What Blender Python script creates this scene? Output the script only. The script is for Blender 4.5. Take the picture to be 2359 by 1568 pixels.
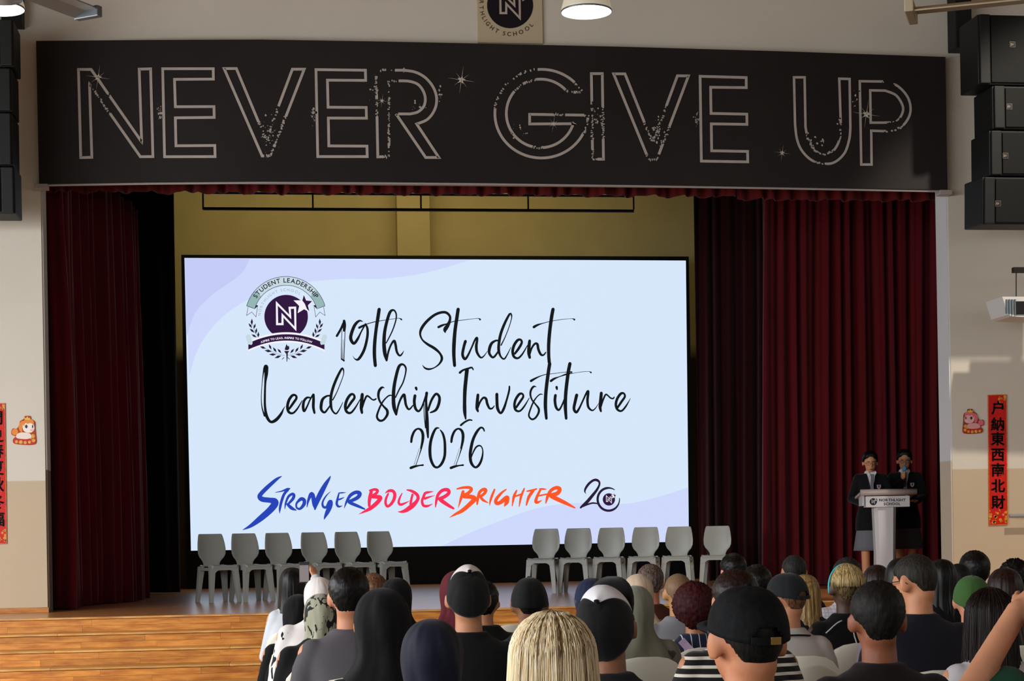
import bpy, bmesh, math, random
from mathutils import Vector, Matrix, noise
from math import sin, cos, pi, radians as R, sqrt, atan2, exp

for o in list(bpy.data.objects): bpy.data.objects.remove(o)
SC = bpy.context.scene
COL = SC.collection

# ------------------------------------------------------------------ camera
PW, PH = 2359.0, 1568.0
FPX, HOR = 4250.0, 1245.0                 # focal length in pixels, horizon row (lens shifted upwards)
CAM = Vector((-2.679, -19.599, 1.50))
PSI, RHO = 0.1341, -0.0174                # yaw to the right, small roll
RIGHT = Vector((cos(PSI), -sin(PSI), 0)); FWD = Vector((sin(PSI), cos(PSI), 0)); UP = Vector((0, 0, 1))
cd = bpy.data.cameras.new('camera'); cam = bpy.data.objects.new('camera', cd); COL.objects.link(cam)
cd.sensor_width = 36.0; cd.lens = FPX / PW * 36.0; cd.shift_y = (HOR - PH / 2) / PW
cd.clip_start = 0.1; cd.clip_end = 200
rr = RIGHT * cos(RHO) + UP * sin(RHO); uu = UP * cos(RHO) - RIGHT * sin(RHO); bb = -FWD
cam.matrix_world = Matrix(((rr.x, uu.x, bb.x, CAM.x), (rr.y, uu.y, bb.y, CAM.y), (rr.z, uu.z, bb.z, CAM.z), (0, 0, 0, 1)))
SC.camera = cam

def ray(px, py):
    a = (px - PW / 2) / FPX; b = (HOR - py) / FPX
    x = a * cos(RHO) - b * sin(RHO); y = a * sin(RHO) + b * cos(RHO)
    return RIGHT * x + UP * y + FWD
def onY(px, py, Y):                        # photo point -> upright plane y = Y
    d = ray(px, py); return CAM + d * ((Y - CAM.y) / d.y)
def onZ(px, py, z):                        # photo point -> level plane
    d = ray(px, py); return CAM + d * ((z - CAM.z) / d.z)
def atD(px, py, D): return CAM + ray(px, py) * D   # photo point at depth D

# ------------------------------------------------------------------ world, lights, exposure
w = bpy.data.worlds.new('world'); SC.world = w; w.use_nodes = True
bg = w.node_tree.nodes['Background']; bg.inputs[0].default_value = (0.86, 0.93, 1.0, 1); bg.inputs[1].default_value = 0.07
def area(name, loc, aim, sx, sy, power, color):
    l = bpy.data.lights.new(name, 'AREA'); l.shape = 'RECTANGLE'; l.size = sx; l.size_y = sy; l.energy = power; l.color = color
    o = bpy.data.objects.new(name, l); COL.objects.link(o); o.location = loc
    o.rotation_euler = (Vector(aim) - Vector(loc)).to_track_quat('-Z', 'Y').to_euler()
    return o
DAY = (0.93, 0.97, 1.0)
for y, e in ((-27.0, 420), (-20.5, 540), (-14.0, 640), (-7.5, 830)):   # tall windows down the left side of the hall
    area('hall_side_light', (-10.35, y, 3.3), (-10.35 + .62, y + .34, 3.3 - .72), 4.6, 3.6, e, DAY)
for y in (-24.0, -12.0):                                     # unseen fill lights before the closed right wall, added to even the hall
    area('hall_side_light', (10.35, y, 4.2), (0, y, 1.5), 4.0, 2.0, 90, DAY)
area('rear_fill_light', (1.0, -31.6, 4.6), (0, 0, 2.6), 14, 3.0, 210, DAY)  # unseen soft fill from behind, added to lift the right-hand side
sl = bpy.data.lights.new('hall_spot', 'SPOT'); sl.energy = 1500; sl.color = (1.0, 0.90, 0.76); sl.spot_size = 0.85; sl.spot_blend = 0.5; sl.shadow_soft_size = 0.12
slo = bpy.data.objects.new('hall_spot', sl); COL.objects.link(slo); slo.location = (5.9, -5.0, 8.6); slo.rotation_euler = (Vector((5.8, 0, 3.2)) - slo.location).to_track_quat('-Z', 'Y').to_euler()
area('stage_work_light', (-0.6, 7.9, 7.6), (-0.6, 11.2, 6.0), 6.4, 0.25, 66, (1.0, 0.80, 0.36))
vs = SC.view_settings
vs.view_transform = 'Standard'; vs.look = 'None'; vs.gamma = 1.0; vs.use_curve_mapping = False; vs.exposure = 0.0

# ------------------------------------------------------------------ helpers
def lin(c):
    return tuple((x / 255 / 12.92) if x / 255 <= 0.04045 else ((x / 255 + 0.055) / 1.055) ** 2.4 for x in c[:3])
MATS = {}
def mat(name, c, rough=0.6, spec=0.3, metal=0.0, bump=0.0, bscale=60.0, var=0.0, vscale=8.0, sheen=0.0, stretch=None, coat=0.0):
    if name in MATS: return MATS[name]
    m = bpy.data.materials.new(name); m.use_nodes = True; nt = m.node_tree; b = nt.nodes['Principled BSDF']
    L = lin(c); b.inputs['Base Color'].default_value = (*L, 1); b.inputs['Roughness'].default_value = rough
    b.inputs['Specular IOR Level'].default_value = spec; b.inputs['Metallic'].default_value = metal
    if sheen: b.inputs['Sheen Weight'].default_value = sheen; b.inputs['Sheen Roughness'].default_value = 0.5
    if coat: b.inputs['Coat Weight'].default_value = coat; b.inputs['Coat Roughness'].default_value = 0.12
    if bump or var:
        tc = nt.nodes.new('ShaderNodeTexCoord'); mp = nt.nodes.new('ShaderNodeMapping')
        nt.links.new(tc.outputs['Object'], mp.inputs[0])
        if stretch: mp.inputs['Scale'].default_value = stretch
    if var:
        n = nt.nodes.new('ShaderNodeTexNoise'); n.inputs['Scale'].default_value = vscale; n.inputs['Detail'].default_value = 5
        nt.links.new(mp.outputs[0], n.inputs['Vector'])
        r = nt.nodes.new('ShaderNodeValToRGB'); nt.links.new(n.outputs[0], r.inputs[0])
        r.color_ramp.elements[0].position = 0.3; r.color_ramp.elements[1].position = 0.7
        r.color_ramp.elements[0].color = (*[max(0, x * (1 - var)) for x in L], 1)
        r.color_ramp.elements[1].color = (*[min(1, x * (1 + var)) for x in L], 1)
        nt.links.new(r.outputs[0], b.inputs['Base Color'])
    if bump:
        n2 = nt.nodes.new('ShaderNodeTexNoise'); n2.inputs['Scale'].default_value = bscale; n2.inputs['Detail'].default_value = 4
        nt.links.new(mp.outputs[0], n2.inputs['Vector'])
        bp = nt.nodes.new('ShaderNodeBump'); bp.inputs['Strength'].default_value = bump; bp.inputs['Distance'].default_value = 0.01
        nt.links.new(n2.outputs[0], bp.inputs['Height']); nt.links.new(bp.outputs[0], b.inputs['Normal'])
    MATS[name] = m; return m
def glow(name, c, s=1.0):                  # light-emitting display or lamp surface
    if name in MATS: return MATS[name]
    m = bpy.data.materials.new(name); m.use_nodes = True; b = m.node_tree.nodes['Principled BSDF']
    b.inputs['Base Color'].default_value = (0.01, 0.01, 0.012, 1); b.inputs['Roughness'].default_value = 0.5
    b.inputs['Specular IOR Level'].default_value = 0.1
    b.inputs['Emission Color'].default_value = (*lin(c), 1); b.inputs['Emission Strength'].default_value = s
    MATS[name] = m; return m

def link(name, me, m=None, parent=None, smooth=False):
    o = bpy.data.objects.new(name, me); COL.objects.link(o)
    if m is not None and len(me.materials) == 0: me.materials.append(m)
    if parent is not None: o.parent = parent
    if smooth:
        for p in me.polygons: p.use_smooth = True
    return o
def obj(name, bm, m=None, parent=None, smooth=False):
    me = bpy.data.meshes.new(name); bmesh.ops.recalc_face_normals(bm, faces=bm.faces[:]); bm.to_mesh(me); bm.free()
    return link(name, me, m, parent, smooth)
def raw(name, vs_, fs, m=None, parent=None, smooth=False):
    me = bpy.data.meshes.new(name); me.from_pydata([tuple(v) for v in vs_], [], fs); me.update()
    return link(name, me, m, parent, smooth)
def empty(name, loc=(0, 0, 0), rz=0.0):
    o = bpy.data.objects.new(name, None); COL.objects.link(o); o.location = loc; o.rotation_euler = (0, 0, rz)
    o.empty_display_size = 0.1; return o
def tag(o, label=None, cat=None, group=None, kind=None):
    if label: o['label'] = label
    if cat: o['category'] = cat
    if group: o['group'] = group
    if kind: o['kind'] = kind
    return o
def box(bm, x0, x1, y0, y1, z0, z1, bev=0.0, M=None):
    g = bmesh.ops.create_cube(bm, size=1.0)
    T = Matrix.Translation(((x0 + x1) / 2, (y0 + y1) / 2, (z0 + z1) / 2)) @ Matrix.Diagonal((x1 - x0, y1 - y0, z1 - z0, 1))
    bmesh.ops.transform(bm, matrix=T, verts=g['verts'])
    if bev:
        es = list({e for v in g['verts'] for e in v.link_edges})
        r = bmesh.ops.bevel(bm, geom=es, offset=bev, segments=2, affect='EDGES', profile=0.6)
        vv = r['verts']
        g = {'verts': list({v for f in r['faces'] for v in f.verts} | {v for v in g['verts'] if v.is_valid})}
    if M is not None: bmesh.ops.transform(bm, matrix=M, verts=[v for v in g['verts'] if v.is_valid])
def nbox(*a, **k):
    bm = bmesh.new(); box(bm, *a, **k); return bm
def prism(bm, pts, y0, y1):                # outline in x,z, extruded from y0 to y1
    a = [bm.verts.new((p[0], y0, p[1])) for p in pts]; b = [bm.verts.new((p[0], y1, p[1])) for p in pts]
    n = len(pts); bm.faces.new(a); bm.faces.new(b[::-1])
    for i in range(n): bm.faces.new((a[i], b[i], b[(i + 1) % n], a[(i + 1) % n]))
def frame_at(t):
    t = t.normalized(); a = Vector((0, 0, 1)) if abs(t.z) < 0.9 else Vector((0, 1, 0))
    u = t.cross(a).normalized(); v = t.cross(u).normalized(); return u, v
def tube(bm, pts, rad, n=10, caps=True, flat=None):
    pts = [Vector(p) for p in pts]
    if not hasattr(rad, '__len__'): rad = [rad] * len(pts)
    P, Q = list(pts), list(rad)
    if caps == 'round':
        d0 = (P[0] - P[1]).normalized(); d1 = (P[-1] - P[-2]).normalized()
        A, B = [], []
        for s in (0.98, 0.8, 0.45): A.append((pts[0] + d0 * rad[0] * s, rad[0] * sqrt(1 - s * s)))
        for s in (0.45, 0.8, 0.98): B.append((pts[-1] + d1 * rad[-1] * s, rad[-1] * sqrt(1 - s * s)))
        P = [a[0] for a in A] + P + [b[0] for b in B]; Q = [a[1] for a in A] + Q + [b[1] for b in B]
    rings = []; pu = None
    for i, p in enumerate(P):
        t = (P[min(i + 1, len(P) - 1)] - P[max(i - 1, 0)])
        if t.length < 1e-9: t = Vector((0, 0, 1))
        t.normalize()
        if pu is None: u, v = frame_at(t)
        else:
            u = (pu - t * pu.dot(t))
            u = u.normalized() if u.length > 1e-6 else frame_at(t)[0]
            v = t.cross(u)
        pu = u
        rings.append([bm.verts.new(p + (u * cos(2 * pi * k / n) + v * sin(2 * pi * k / n)) * Q[i]) for k in range(n)])
    for i in range(len(rings) - 1):
        for k in range(n):
            bm.faces.new((rings[i][k], rings[i][(k + 1) % n], rings[i + 1][(k + 1) % n], rings[i + 1][k]))
    if caps: bm.faces.new(rings[0][::-1]); bm.faces.new(rings[-1])
def ntube(*a, **k):
    bm = bmesh.new(); tube(bm, *a, **k); return bm
def ellip(bm, c, r, n=16, m=10, M=None):
    T = Matrix.Translation(c) @ (M if M is not None else Matrix.Identity(4)) @ Matrix.Diagonal((r[0], r[1], r[2], 1))
    bmesh.ops.create_uvsphere(bm, u_segments=n, v_segments=m, radius=1.0, matrix=T)
def loft(bm, rings, close=True):           # list of equal-length rings of points
    R_ = [[bm.verts.new(p) for p in r] for r in rings]; n = len(R_[0])
    for i in range(len(R_) - 1):
        for k in range(n):
            bm.faces.new((R_[i][k], R_[i][(k + 1) % n], R_[i + 1][(k + 1) % n], R_[i + 1][k]))
    if close: bm.faces.new(R_[0][::-1]); bm.faces.new(R_[-1])
def lathe(bm, prof, n=32, M=None):         # prof: (radius, z)
    loft(bm, [[(M @ Vector((r * cos(2 * pi * k / n), r * sin(2 * pi * k / n), z))) if M else (r * cos(2 * pi * k / n), r * sin(2 * pi * k / n), z) for k in range(n)] for r, z in prof])
def sstep(a, b, x):
    t = max(0.0, min(1.0, (x - a) / (b - a))); return t * t * (3 - 2 * t)
def copy_tree(o, parent=None):
    c = o.copy(); COL.objects.link(c); c.parent = parent
    for ch in list(o.children): copy_tree(ch, c)
    return c

# flat print drawn in photo pixels, laid on an upright plane
def catmull(pts, step=3.0, closed=False):
    n = len(pts); out = []
    if n == 2 and not closed: return [tuple(p) for p in pts]
    rng = range(n if closed else n - 1)
    for i in rng:
        g = (lambda k: pts[k % n]) if closed else (lambda k: pts[max(0, min(n - 1, k))])
        p0, p1, p2, p3 = g(i - 1), g(i), g(i + 1), g(i + 2)
        d = sqrt((p2[0] - p1[0]) ** 2 + (p2[1] - p1[1]) ** 2); k = max(2, int(d / step))
        for j in range(k):
            t = j / k
            out.append(tuple(0.5 * ((2 * b) + (c - a) * t + (2 * a - 5 * b + 4 * c - d_) * t * t + (3 * b - a - 3 * c + d_) * t ** 3) for a, b, c, d_ in zip(p0, p1, p2, p3)))
    if not closed: out.append(tuple(pts[-1]))
    return out
class Ink:
    def __init__(s, Y): s.Y = Y; s.v = []; s.f = []
    def poly(s, pts):
        k = len(s.v); s.v += [(p[0], p[1]) for p in pts]; s.f.append(tuple(range(k, k + len(pts))))
    def quad(s, a, b, c, d): s.poly((a, b, c, d))
    def disc(s, c, r, n=40, a0=0, a1=2 * pi): s.poly([(c[0] + r * cos(a0 + (a1 - a0) * k / n), c[1] + r * sin(a0 + (a1 - a0) * k / n)) for k in range(n)])
    def arc(s, c, r0, r1, a0, a1, n=48):
        P = [(c[0] + r0 * cos(a0 + (a1 - a0) * k / n), c[1] + r0 * sin(a0 + (a1 - a0) * k / n)) for k in range(n + 1)]
        Q = [(c[0] + r1 * cos(a0 + (a1 - a0) * k / n), c[1] + r1 * sin(a0 + (a1 - a0) * k / n)) for k in range(n + 1)]
        for k in range(n): s.quad(P[k], P[k + 1], Q[k + 1], Q[k])
    def brush(s, pts, smooth=True, cap=True):           # (x, y, width)
        P = catmull(pts, 1.6) if smooth and len(pts) > 2 else [tuple(p) for p in pts]
        k0 = len(s.v)
        for i, p in enumerate(P):
            a = P[max(0, i - 1)]; b = P[min(len(P) - 1, i + 1)]
            dx, dy = b[0] - a[0], b[1] - a[1]; l = sqrt(dx * dx + dy * dy) or 1
            h = max(0.15, p[2]) / 2
            s.v += [(p[0] - dy / l * h, p[1] + dx / l * h), (p[0] + dy / l * h, p[1] - dx / l * h)]
        for i in range(len(P) - 1):
            k = k0 + 2 * i; s.f.append((k, k + 1, k + 3, k + 2))
        if cap:
            for p in (P[0], P[-1]):
                if p[2] > 1.5: s.disc(p, p[2] * 0.47, 12)
    def line(s, pts, wd, closed=False):                 # even line with mitred corners
        n = len(pts); off = []
        for i in range(n):
            p = pts[i]; a = pts[i - 1] if (closed or i > 0) else None; b = pts[(i + 1) % n] if (closed or i < n - 1) else None
            def nrm(u, v):
                dx, dy = v[0] - u[0], v[1] - u[1]; l = sqrt(dx * dx + dy * dy) or 1; return (-dy / l, dx / l)
            n1 = nrm(a, p) if a else nrm(p, b); n2 = nrm(p, b) if b else n1
            mx, my = n1[0] + n2[0], n1[1] + n2[1]; q = (mx * mx + my * my) or 1
            sc = min(2 / q, 1.6 / sqrt(q) * 1.5); off.append((mx * sc, my * sc))
        for i in range(n if closed else n - 1):
            p, q = pts[i], pts[(i + 1) % n]; a, b = off[i], off[(i + 1) % n]; h = wd / 2
            s.quad((p[0] - a[0] * h, p[1] - a[1] * h), (p[0] + a[0] * h, p[1] + a[1] * h), (q[0] + b[0] * h, q[1] + b[1] * h), (q[0] - b[0] * h, q[1] - b[1] * h))
    def glyphs(s, txt, x, y, size, ang=0.0, bold=0.0, center=True, stretch=1.0):
        V, F, wd = text_geo(txt, bold); k = len(s.v); ca, sa = cos(ang), sin(ang)
        ox = -wd / 2 if center else 0
        for gx, gy in V:
            u, v = (gx + ox) * size * stretch, -gy * size
            s.v.append((x + u * ca - v * sa, y + u * sa + v * ca))
        s.f += [tuple(k + i for i in f) for f in F]
    def spaced(s, txt, x, y, size, track, bold=0.0):
        ws = [text_geo(ch, bold)[2] * size + track for ch in txt]; x -= (sum(ws) - track) / 2
        for ch, wd in zip(txt, ws): s.glyphs(ch, x + (wd - track) / 2, y, size, 0, bold); x += wd
    def arctext(s, txt, c, r, a_mid, size, track=1.0, bold=0.0, inward=False, only=None):
        ws = [text_geo(ch, bold)[2] if ch != ' ' else 0.35 for ch in txt]
        tot = sum(ws) * size * track / r; sg = -1 if inward else 1; a = a_mid - sg * tot / 2
        wi = 0
        for ch, wd in zip(txt, ws):
            wi += ch == ' '
            a += sg * wd * size * track / r / 2
            if ch != ' ' and only in (None, wi):
                s.glyphs(ch, c[0] + r * cos(a), c[1] + r * sin(a), size, a + pi / 2 * sg, bold)
            a += sg * wd * size * track / r / 2
    def build(s, name, m, parent=None, smooth=False):
        return raw(name, [onY(x, y, s.Y) for x, y in s.v], s.f, m, parent)
TXT = {}
def text_geo(t, bold=0.0):
    if (t, bold) in TXT: return TXT[(t, bold)]
    cu = bpy.data.curves.new('glyph', 'FONT'); cu.body = t; cu.size = 1.0; cu.offset = bold; cu.resolution_u = 4; cu.fill_mode = 'FRONT'
    o = bpy.data.objects.new('glyph', cu); me = bpy.data.meshes.new_from_object(o)
    V = [(v.co.x, v.co.y) for v in me.vertices]; F = [tuple(p.vertices) for p in me.polygons]
    bpy.data.objects.remove(o); bpy.data.curves.remove(cu); bpy.data.meshes.remove(me)
    x1 = max([v[0] for v in V], default=0.3); x0 = min([v[0] for v in V], default=0)
    V = [(v[0] - x0, v[1]) for v in V]
    TXT[(t, bold)] = (V, F, (x1 - x0) + 0.0); 
    if len(t) == 1: TXT[(t, bold)] = ([(v[0] + 0.045, v[1]) for v in V], F, x1 - x0 + 0.09)
    return TXT[(t, bold)]
RND = random.Random(7)
# ------------------------------------------------------------------ the hall and the stage
SZ = 0.84                                   # stage floor height
def two_tone(name, zline, top, low, rough=0.75):
    m = bpy.data.materials.new(name); m.use_nodes = True; nt = m.node_tree; b = nt.nodes['Principled BSDF']
    g = nt.nodes.new('ShaderNodeNewGeometry'); sp = nt.nodes.new('ShaderNodeSeparateXYZ'); nt.links.new(g.outputs['Position'], sp.inputs[0])
    mr = nt.nodes.new('ShaderNodeMapRange'); mr.inputs['From Min'].default_value = zline - 0.006; mr.inputs['From Max'].default_value = zline + 0.006
    nt.links.new(sp.outputs['Z'], mr.inputs['Value'])
    n = nt.nodes.new('ShaderNodeTexNoise'); n.inputs['Scale'].default_value = 1.3; n.inputs['Detail'].default_value = 6; nt.links.new(g.outputs['Position'], n.inputs['Vector'])
    mx = nt.nodes.new('ShaderNodeMix'); mx.data_type = 'RGBA'; nt.links.new(mr.outputs[0], mx.inputs[0])
    mx.inputs[6].default_value = (*lin(low), 1); mx.inputs[7].default_value = (*lin(top), 1)
    m2 = nt.nodes.new('ShaderNodeMix'); m2.data_type = 'RGBA'; m2.blend_type = 'MULTIPLY'; m2.inputs[0].default_value = 0.12
    nt.links.new(mx.outputs[2], m2.inputs[6]); nt.links.new(n.outputs[0], m2.inputs[7]); nt.links.new(m2.outputs[2], b.inputs['Base Color'])
    b.inputs['Roughness'].default_value = rough; b.inputs['Specular IOR Level'].default_value = 0.25
    n3 = nt.nodes.new('ShaderNodeTexNoise'); n3.inputs['Scale'].default_value = 90; nt.links.new(g.outputs['Position'], n3.inputs['Vector'])
    bp = nt.nodes.new('ShaderNodeBump'); bp.inputs['Strength'].default_value = 0.08; bp.inputs['Distance'].default_value = 0.004
    nt.links.new(n3.outputs[0], bp.inputs['Height']); nt.links.new(bp.outputs[0], b.inputs['Normal'])
    return m
M_WALL = two_tone('painted_wall', 2.206, (222, 214, 200), (204, 184, 156))
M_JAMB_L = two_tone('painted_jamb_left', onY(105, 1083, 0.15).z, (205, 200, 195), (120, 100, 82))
M_JAMB_R = two_tone('painted_jamb_right', onY(2182, 1062, 0.15).z, (222, 222, 224), (205, 192, 172))
M_CEIL = mat('hall_ceiling', (158, 116, 70), 0.9, 0.1)
M_HALLFLOOR = mat('hall_floor', (120, 108, 92), 0.5, 0.3, var=0.15, vscale=2)
M_BLACK = mat('matt_black', (14, 14, 15), 0.8, 0.15)

def wood(name, c0, c1, rough, stretch, spec=0.35, rand=True, bump=0.05, coat=0.0):
    m = bpy.data.materials.new(name); m.use_nodes = True; nt = m.node_tree; b = nt.nodes['Principled BSDF']
    tc = nt.nodes.new('ShaderNodeTexCoord'); mp = nt.nodes.new('ShaderNodeMapping'); mp.inputs['Scale'].default_value = stretch
    oi = nt.nodes.new('ShaderNodeObjectInfo'); g = nt.nodes.new('ShaderNodeNewGeometry')
    if rand:
        ad = nt.nodes.new('ShaderNodeVectorMath'); ad.operation = 'ADD'; nt.links.new(g.outputs['Position'], ad.inputs[0])
        sc = nt.nodes.new('ShaderNodeMath'); sc.operation = 'MULTIPLY'; sc.inputs[1].default_value = 37.0; nt.links.new(oi.outputs['Random'], sc.inputs[0]); nt.links.new(sc.outputs[0], ad.inputs[1])
        nt.links.new(ad.outputs[0], mp.inputs[0])
    else: nt.links.new(g.outputs['Position'], mp.inputs[0])
    n = nt.nodes.new('ShaderNodeTexNoise'); n.inputs['Scale'].default_value = 4.0; n.inputs['Detail'].default_value = 8; n.inputs['Roughness'].default_value = 0.6
    nt.links.new(mp.outputs[0], n.inputs['Vector'])
    r = nt.nodes.new('ShaderNodeValToRGB'); nt.links.new(n.outputs[0], r.inputs[0])
    r.color_ramp.elements[0].position = 0.32; r.color_ramp.elements[1].position = 0.68
    r.color_ramp.elements[0].color = (*lin(c0), 1); r.color_ramp.elements[1].color = (*lin(c1), 1)
    hs = nt.nodes.new('ShaderNodeHueSaturation'); nt.links.new(r.outputs[0], hs.inputs['Color'])
    if rand:
        mr = nt.nodes.new('ShaderNodeMapRange'); mr.inputs['To Min'].default_value = 0.85; mr.inputs['To Max'].default_value = 1.12
        nt.links.new(oi.outputs['Random'], mr.inputs['Value']); nt.links.new(mr.outputs[0], hs.inputs['Value'])
    nt.links.new(hs.outputs[0], b.inputs['Base Color'])
    b.inputs['Roughness'].default_value = rough; b.inputs['Specular IOR Level'].default_value = spec
    if coat: b.inputs['Coat Weight'].default_value = coat; b.inputs['Coat Roughness'].default_value = 0.2
    bp = nt.nodes.new('ShaderNodeBump'); bp.inputs['Strength'].default_value = bump; bp.inputs['Distance'].default_value = 0.01
    nt.links.new(n.outputs[0], bp.inputs['Height']); nt.links.new(bp.outputs[0], b.inputs['Normal'])
    return m
M_STEP = wood('varnished_step_wood', (164, 94, 34), (216, 146, 66), 0.38, (0.9, 6, 6), bump=0.03)
M_NOSE = wood('worn_step_edge', (176, 116, 56), (226, 172, 100), 0.35, (0.9, 6, 6))
M_STAGE = wood('polished_stage_floor', (182, 116, 64), (212, 148, 92), 0.22, (1.2, 7, 6), spec=0.5, rand=False, bump=0.015)

def struct(name, bm, m): return tag(obj(name, bm, m), kind='structure')
T = 0.33
struct('floor', nbox(-11, 11, -33, -3.2, -0.2, 0.0), M_HALLFLOOR)
struct('floor_stage', nbox(-7.3, 7.3, -1.56, 12.2, -0.2, SZ), M_STAGE)
struct('wall_front_left', nbox(-11, -4.903, 0, T, SZ, 8.8), M_WALL)
struct('wall_front_right', nbox(4.903, 11, 0, T, SZ, 8.8), M_WALL)
struct('wall_front_header', nbox(-4.903, 4.903, 0, T, 5.36, 8.8), M_WALL)
struct('trim_1', nbox(-4.906, -4.886, 0.02, T + 0.01, SZ, 5.36), M_JAMB_L)
struct('trim_2', nbox(4.886, 4.906, 0.012, T + 0.01, SZ, 5.36), M_JAMB_R)
struct('baseboard_left', nbox(-7.2, -4.89, -0.02, 0.0, SZ, SZ + 0.055, bev=0.004), M_STEP)
struct('baseboard_right', nbox(4.89, 7.2, -0.02, 0.0, SZ, SZ + 0.055, bev=0.004), M_STEP)
struct('ceiling', nbox(-11, 11, -33, 0.0, 8.8, 9.0), M_CEIL)
bm = bmesh.new()                                             # left side wall with tall window openings
box(bm, -11, -10.5, -33, 0, 0, 1.0); box(bm, -11, -10.5, -33, 0, 5.8, 8.8)
for y0, y1 in ((-33, -29.5), (-24.5, -23), (-18, -16.5), (-11.5, -10), (-5, 0)): box(bm, -11, -10.5, y0, y1, 1.0, 5.8)
struct('wall_left', bm, M_WALL)
struct('wall_right', nbox(10.5, 11, -33, 0, 0, 8.8), M_WALL)
# stage house
M_BACK = mat('stage_back_wall', (196, 182, 138), 0.85, 0.15, var=0.06, vscale=1.5)
M_SIDE = mat('stage_side_wall', (40, 32, 30), 0.9, 0.1)
YB = 11.2
struct('wall_back', nbox(-7.3, 7.3, YB, YB + 0.2, SZ, 8.6), M_BACK)
xa, xb = onY(915, 520, YB - 0.35).x, onY(990, 520, YB - 0.35).x
struct('trim_3', nbox(xa, xb, YB - 0.35, YB, SZ, 8.6), M_BACK)
struct('wall_stage_left', nbox(-7.5, -7.3, T, 12.2, SZ, 8.6), M_SIDE)
struct('wall_stage_right', nbox(7.3, 7.5, T, 12.2, SZ, 8.6), M_SIDE)
struct('ceiling_stage', nbox(-7.5, 7.5, T, 12.2, 8.6, 8.8), M_SIDE)

# front steps: treads and riser planks, each a piece of its own
ST = tag(empty('stage_steps', (0, -1.56, 0)), 'long orange varnished wooden steps climbing to the front edge of the stage', 'steps')
NR, RH, TD = 6, SZ / 6, 0.32
plank_me = {}
def plank(L, h, t, name='plank', m=M_STEP, bev=0.0012):
    k = (round(L, 2), h, t, m.name)
    if k not in plank_me:
        bm = bmesh.new(); box(bm, 0, L, 0, t, 0, h, bev=bev); me = bpy.data.meshes.new(name); bmesh.ops.recalc_face_normals(bm, faces=bm.faces[:]); bm.to_mesh(me); bm.free(); me.materials.append(m); plank_me[k] = me
    o = bpy.data.objects.new(name, plank_me[k]); COL.objects.link(o); o.parent = ST; return o
rs = random.Random(3)
for k in range(NR):
    yr = -1.56 - k * TD; z1 = SZ - k * RH                    # riser plane and its top
    if k > 0 or True:
        x = -7.0
        while x < 6.9:                                       # nosing board along the edge
            L = rs.choice((1.6, 2.0, 2.4)); L = min(L, 7.0 - x)
            o = plank(L, 0.020, 0.05 if k == 0 else TD + 0.03, 'tread_board', M_NOSE, 0.005)
            o.location = (x, yr - 0.03 - (-1.56), z1 - 0.019); x += L
    for row in range(2):
        x = -7.0 - rs.random() * 0.5
        h = (RH - 0.024) / 2 - 0.0012
        while x < 6.9:
            L = rs.choice((0.7, 0.9, 1.1, 1.4)); L = min(L, 7.0 - x)
            if L < 0.15: break
            o = plank(L - 0.001, h, 0.022); o.location = (x, yr - 0.022 + rs.random() * 0.002 + 1.56, z1 - 0.022 - (row + 1) * (h + 0.0012)); x += L
bm = bmesh.new()
for k in range(NR - 1): box(bm, -7, 7, -k * TD - TD + 0.03, -k * TD, -0.02, SZ - (k + 1) * RH - 0.03)
obj('step_core', bm, M_STEP, ST)
struct('floor_front', nbox(-11, 11, -3.3, -1.56, -0.2, 0.0), M_HALLFLOOR)
struct('wall_apron_left', nbox(-11, -7.0, -1.56, 0, -0.2, SZ), M_WALL); struct('wall_apron_right', nbox(7.0, 11, -1.56, 0, -0.2, SZ), M_WALL)

# ------------------------------------------------------------------ banner over the stage
YBN = -0.14
M_BAN = mat('dark_banner_vinyl', (33, 28, 27), 0.65, 0.25, var=0.35, vscale=0.5, bump=0.02, bscale=8)
M_INK = mat('banner_print_silver', (182, 172, 164), 0.6, 0.2, var=0.06, vscale=6)
M_TRIM = mat('pale_metal_strip', (170, 160, 156), 0.5, 0.4)
top = [(83, 94), (350, 92), (600, 91), (850, 95), (1100, 100), (1450, 108), (1800, 118), (2178, 131)]
bot = [(90, 423), (350, 419), (600, 417), (850, 418), (1100, 420), (1450, 424.5), (1800, 430), (2183, 437)]
BN = tag(empty('stage_banner', (0, YBN, 5.3)), 'wide dark banner reading NEVER GIVE UP in outlined letters above the stage', 'banner')
def bparts(o): o.parent = BN; o.matrix_parent_inverse = Matrix.Translation((0, -YBN, -5.3)); return o
rings = []
for a, b in zip(top, bot):
    A, B = onY(*a, YBN), onY(*b, YBN)
    rings.append([A, B, B + Vector((0, 0.12, 0)), A + Vector((0, 0.12, 0))])
bm = bmesh.new(); loft(bm, rings); bparts(obj('board', bm, M_BAN))
bm = bmesh.new(); tube(bm, [onY(x, y + 2.5, YBN) + Vector((0, 0.03, 0)) for x, y in bot], 0.012, 8); bparts(obj('bottom_trim', bm, M_TRIM))
for px, py in ((94, 427), (2180, 441)):
    c = onY(px, py, YBN); bparts(obj('end_bracket', nbox(c.x - 0.07, c.x + 0.07, c.y, c.y + 0.14, c.z - 0.03, c.z + 0.02, bev=0.006), M_TRIM))
def sc_(pts, s, ox, oy=0): return [(ox + p[0] / s, oy + p[1] / s, *[q / s for q in p[2:]]) for p in pts]
def earc(cx, cy, rx, ry, a0, a1, n): return [(cx + rx * cos(R(a0 + (a1 - a0) * k / n)), cy + ry * sin(R(a0 + (a1 - a0) * k / n))) for k in range(n + 1)]
L1, L2, L4 = 3.015, 3.37, 2.904
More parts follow.
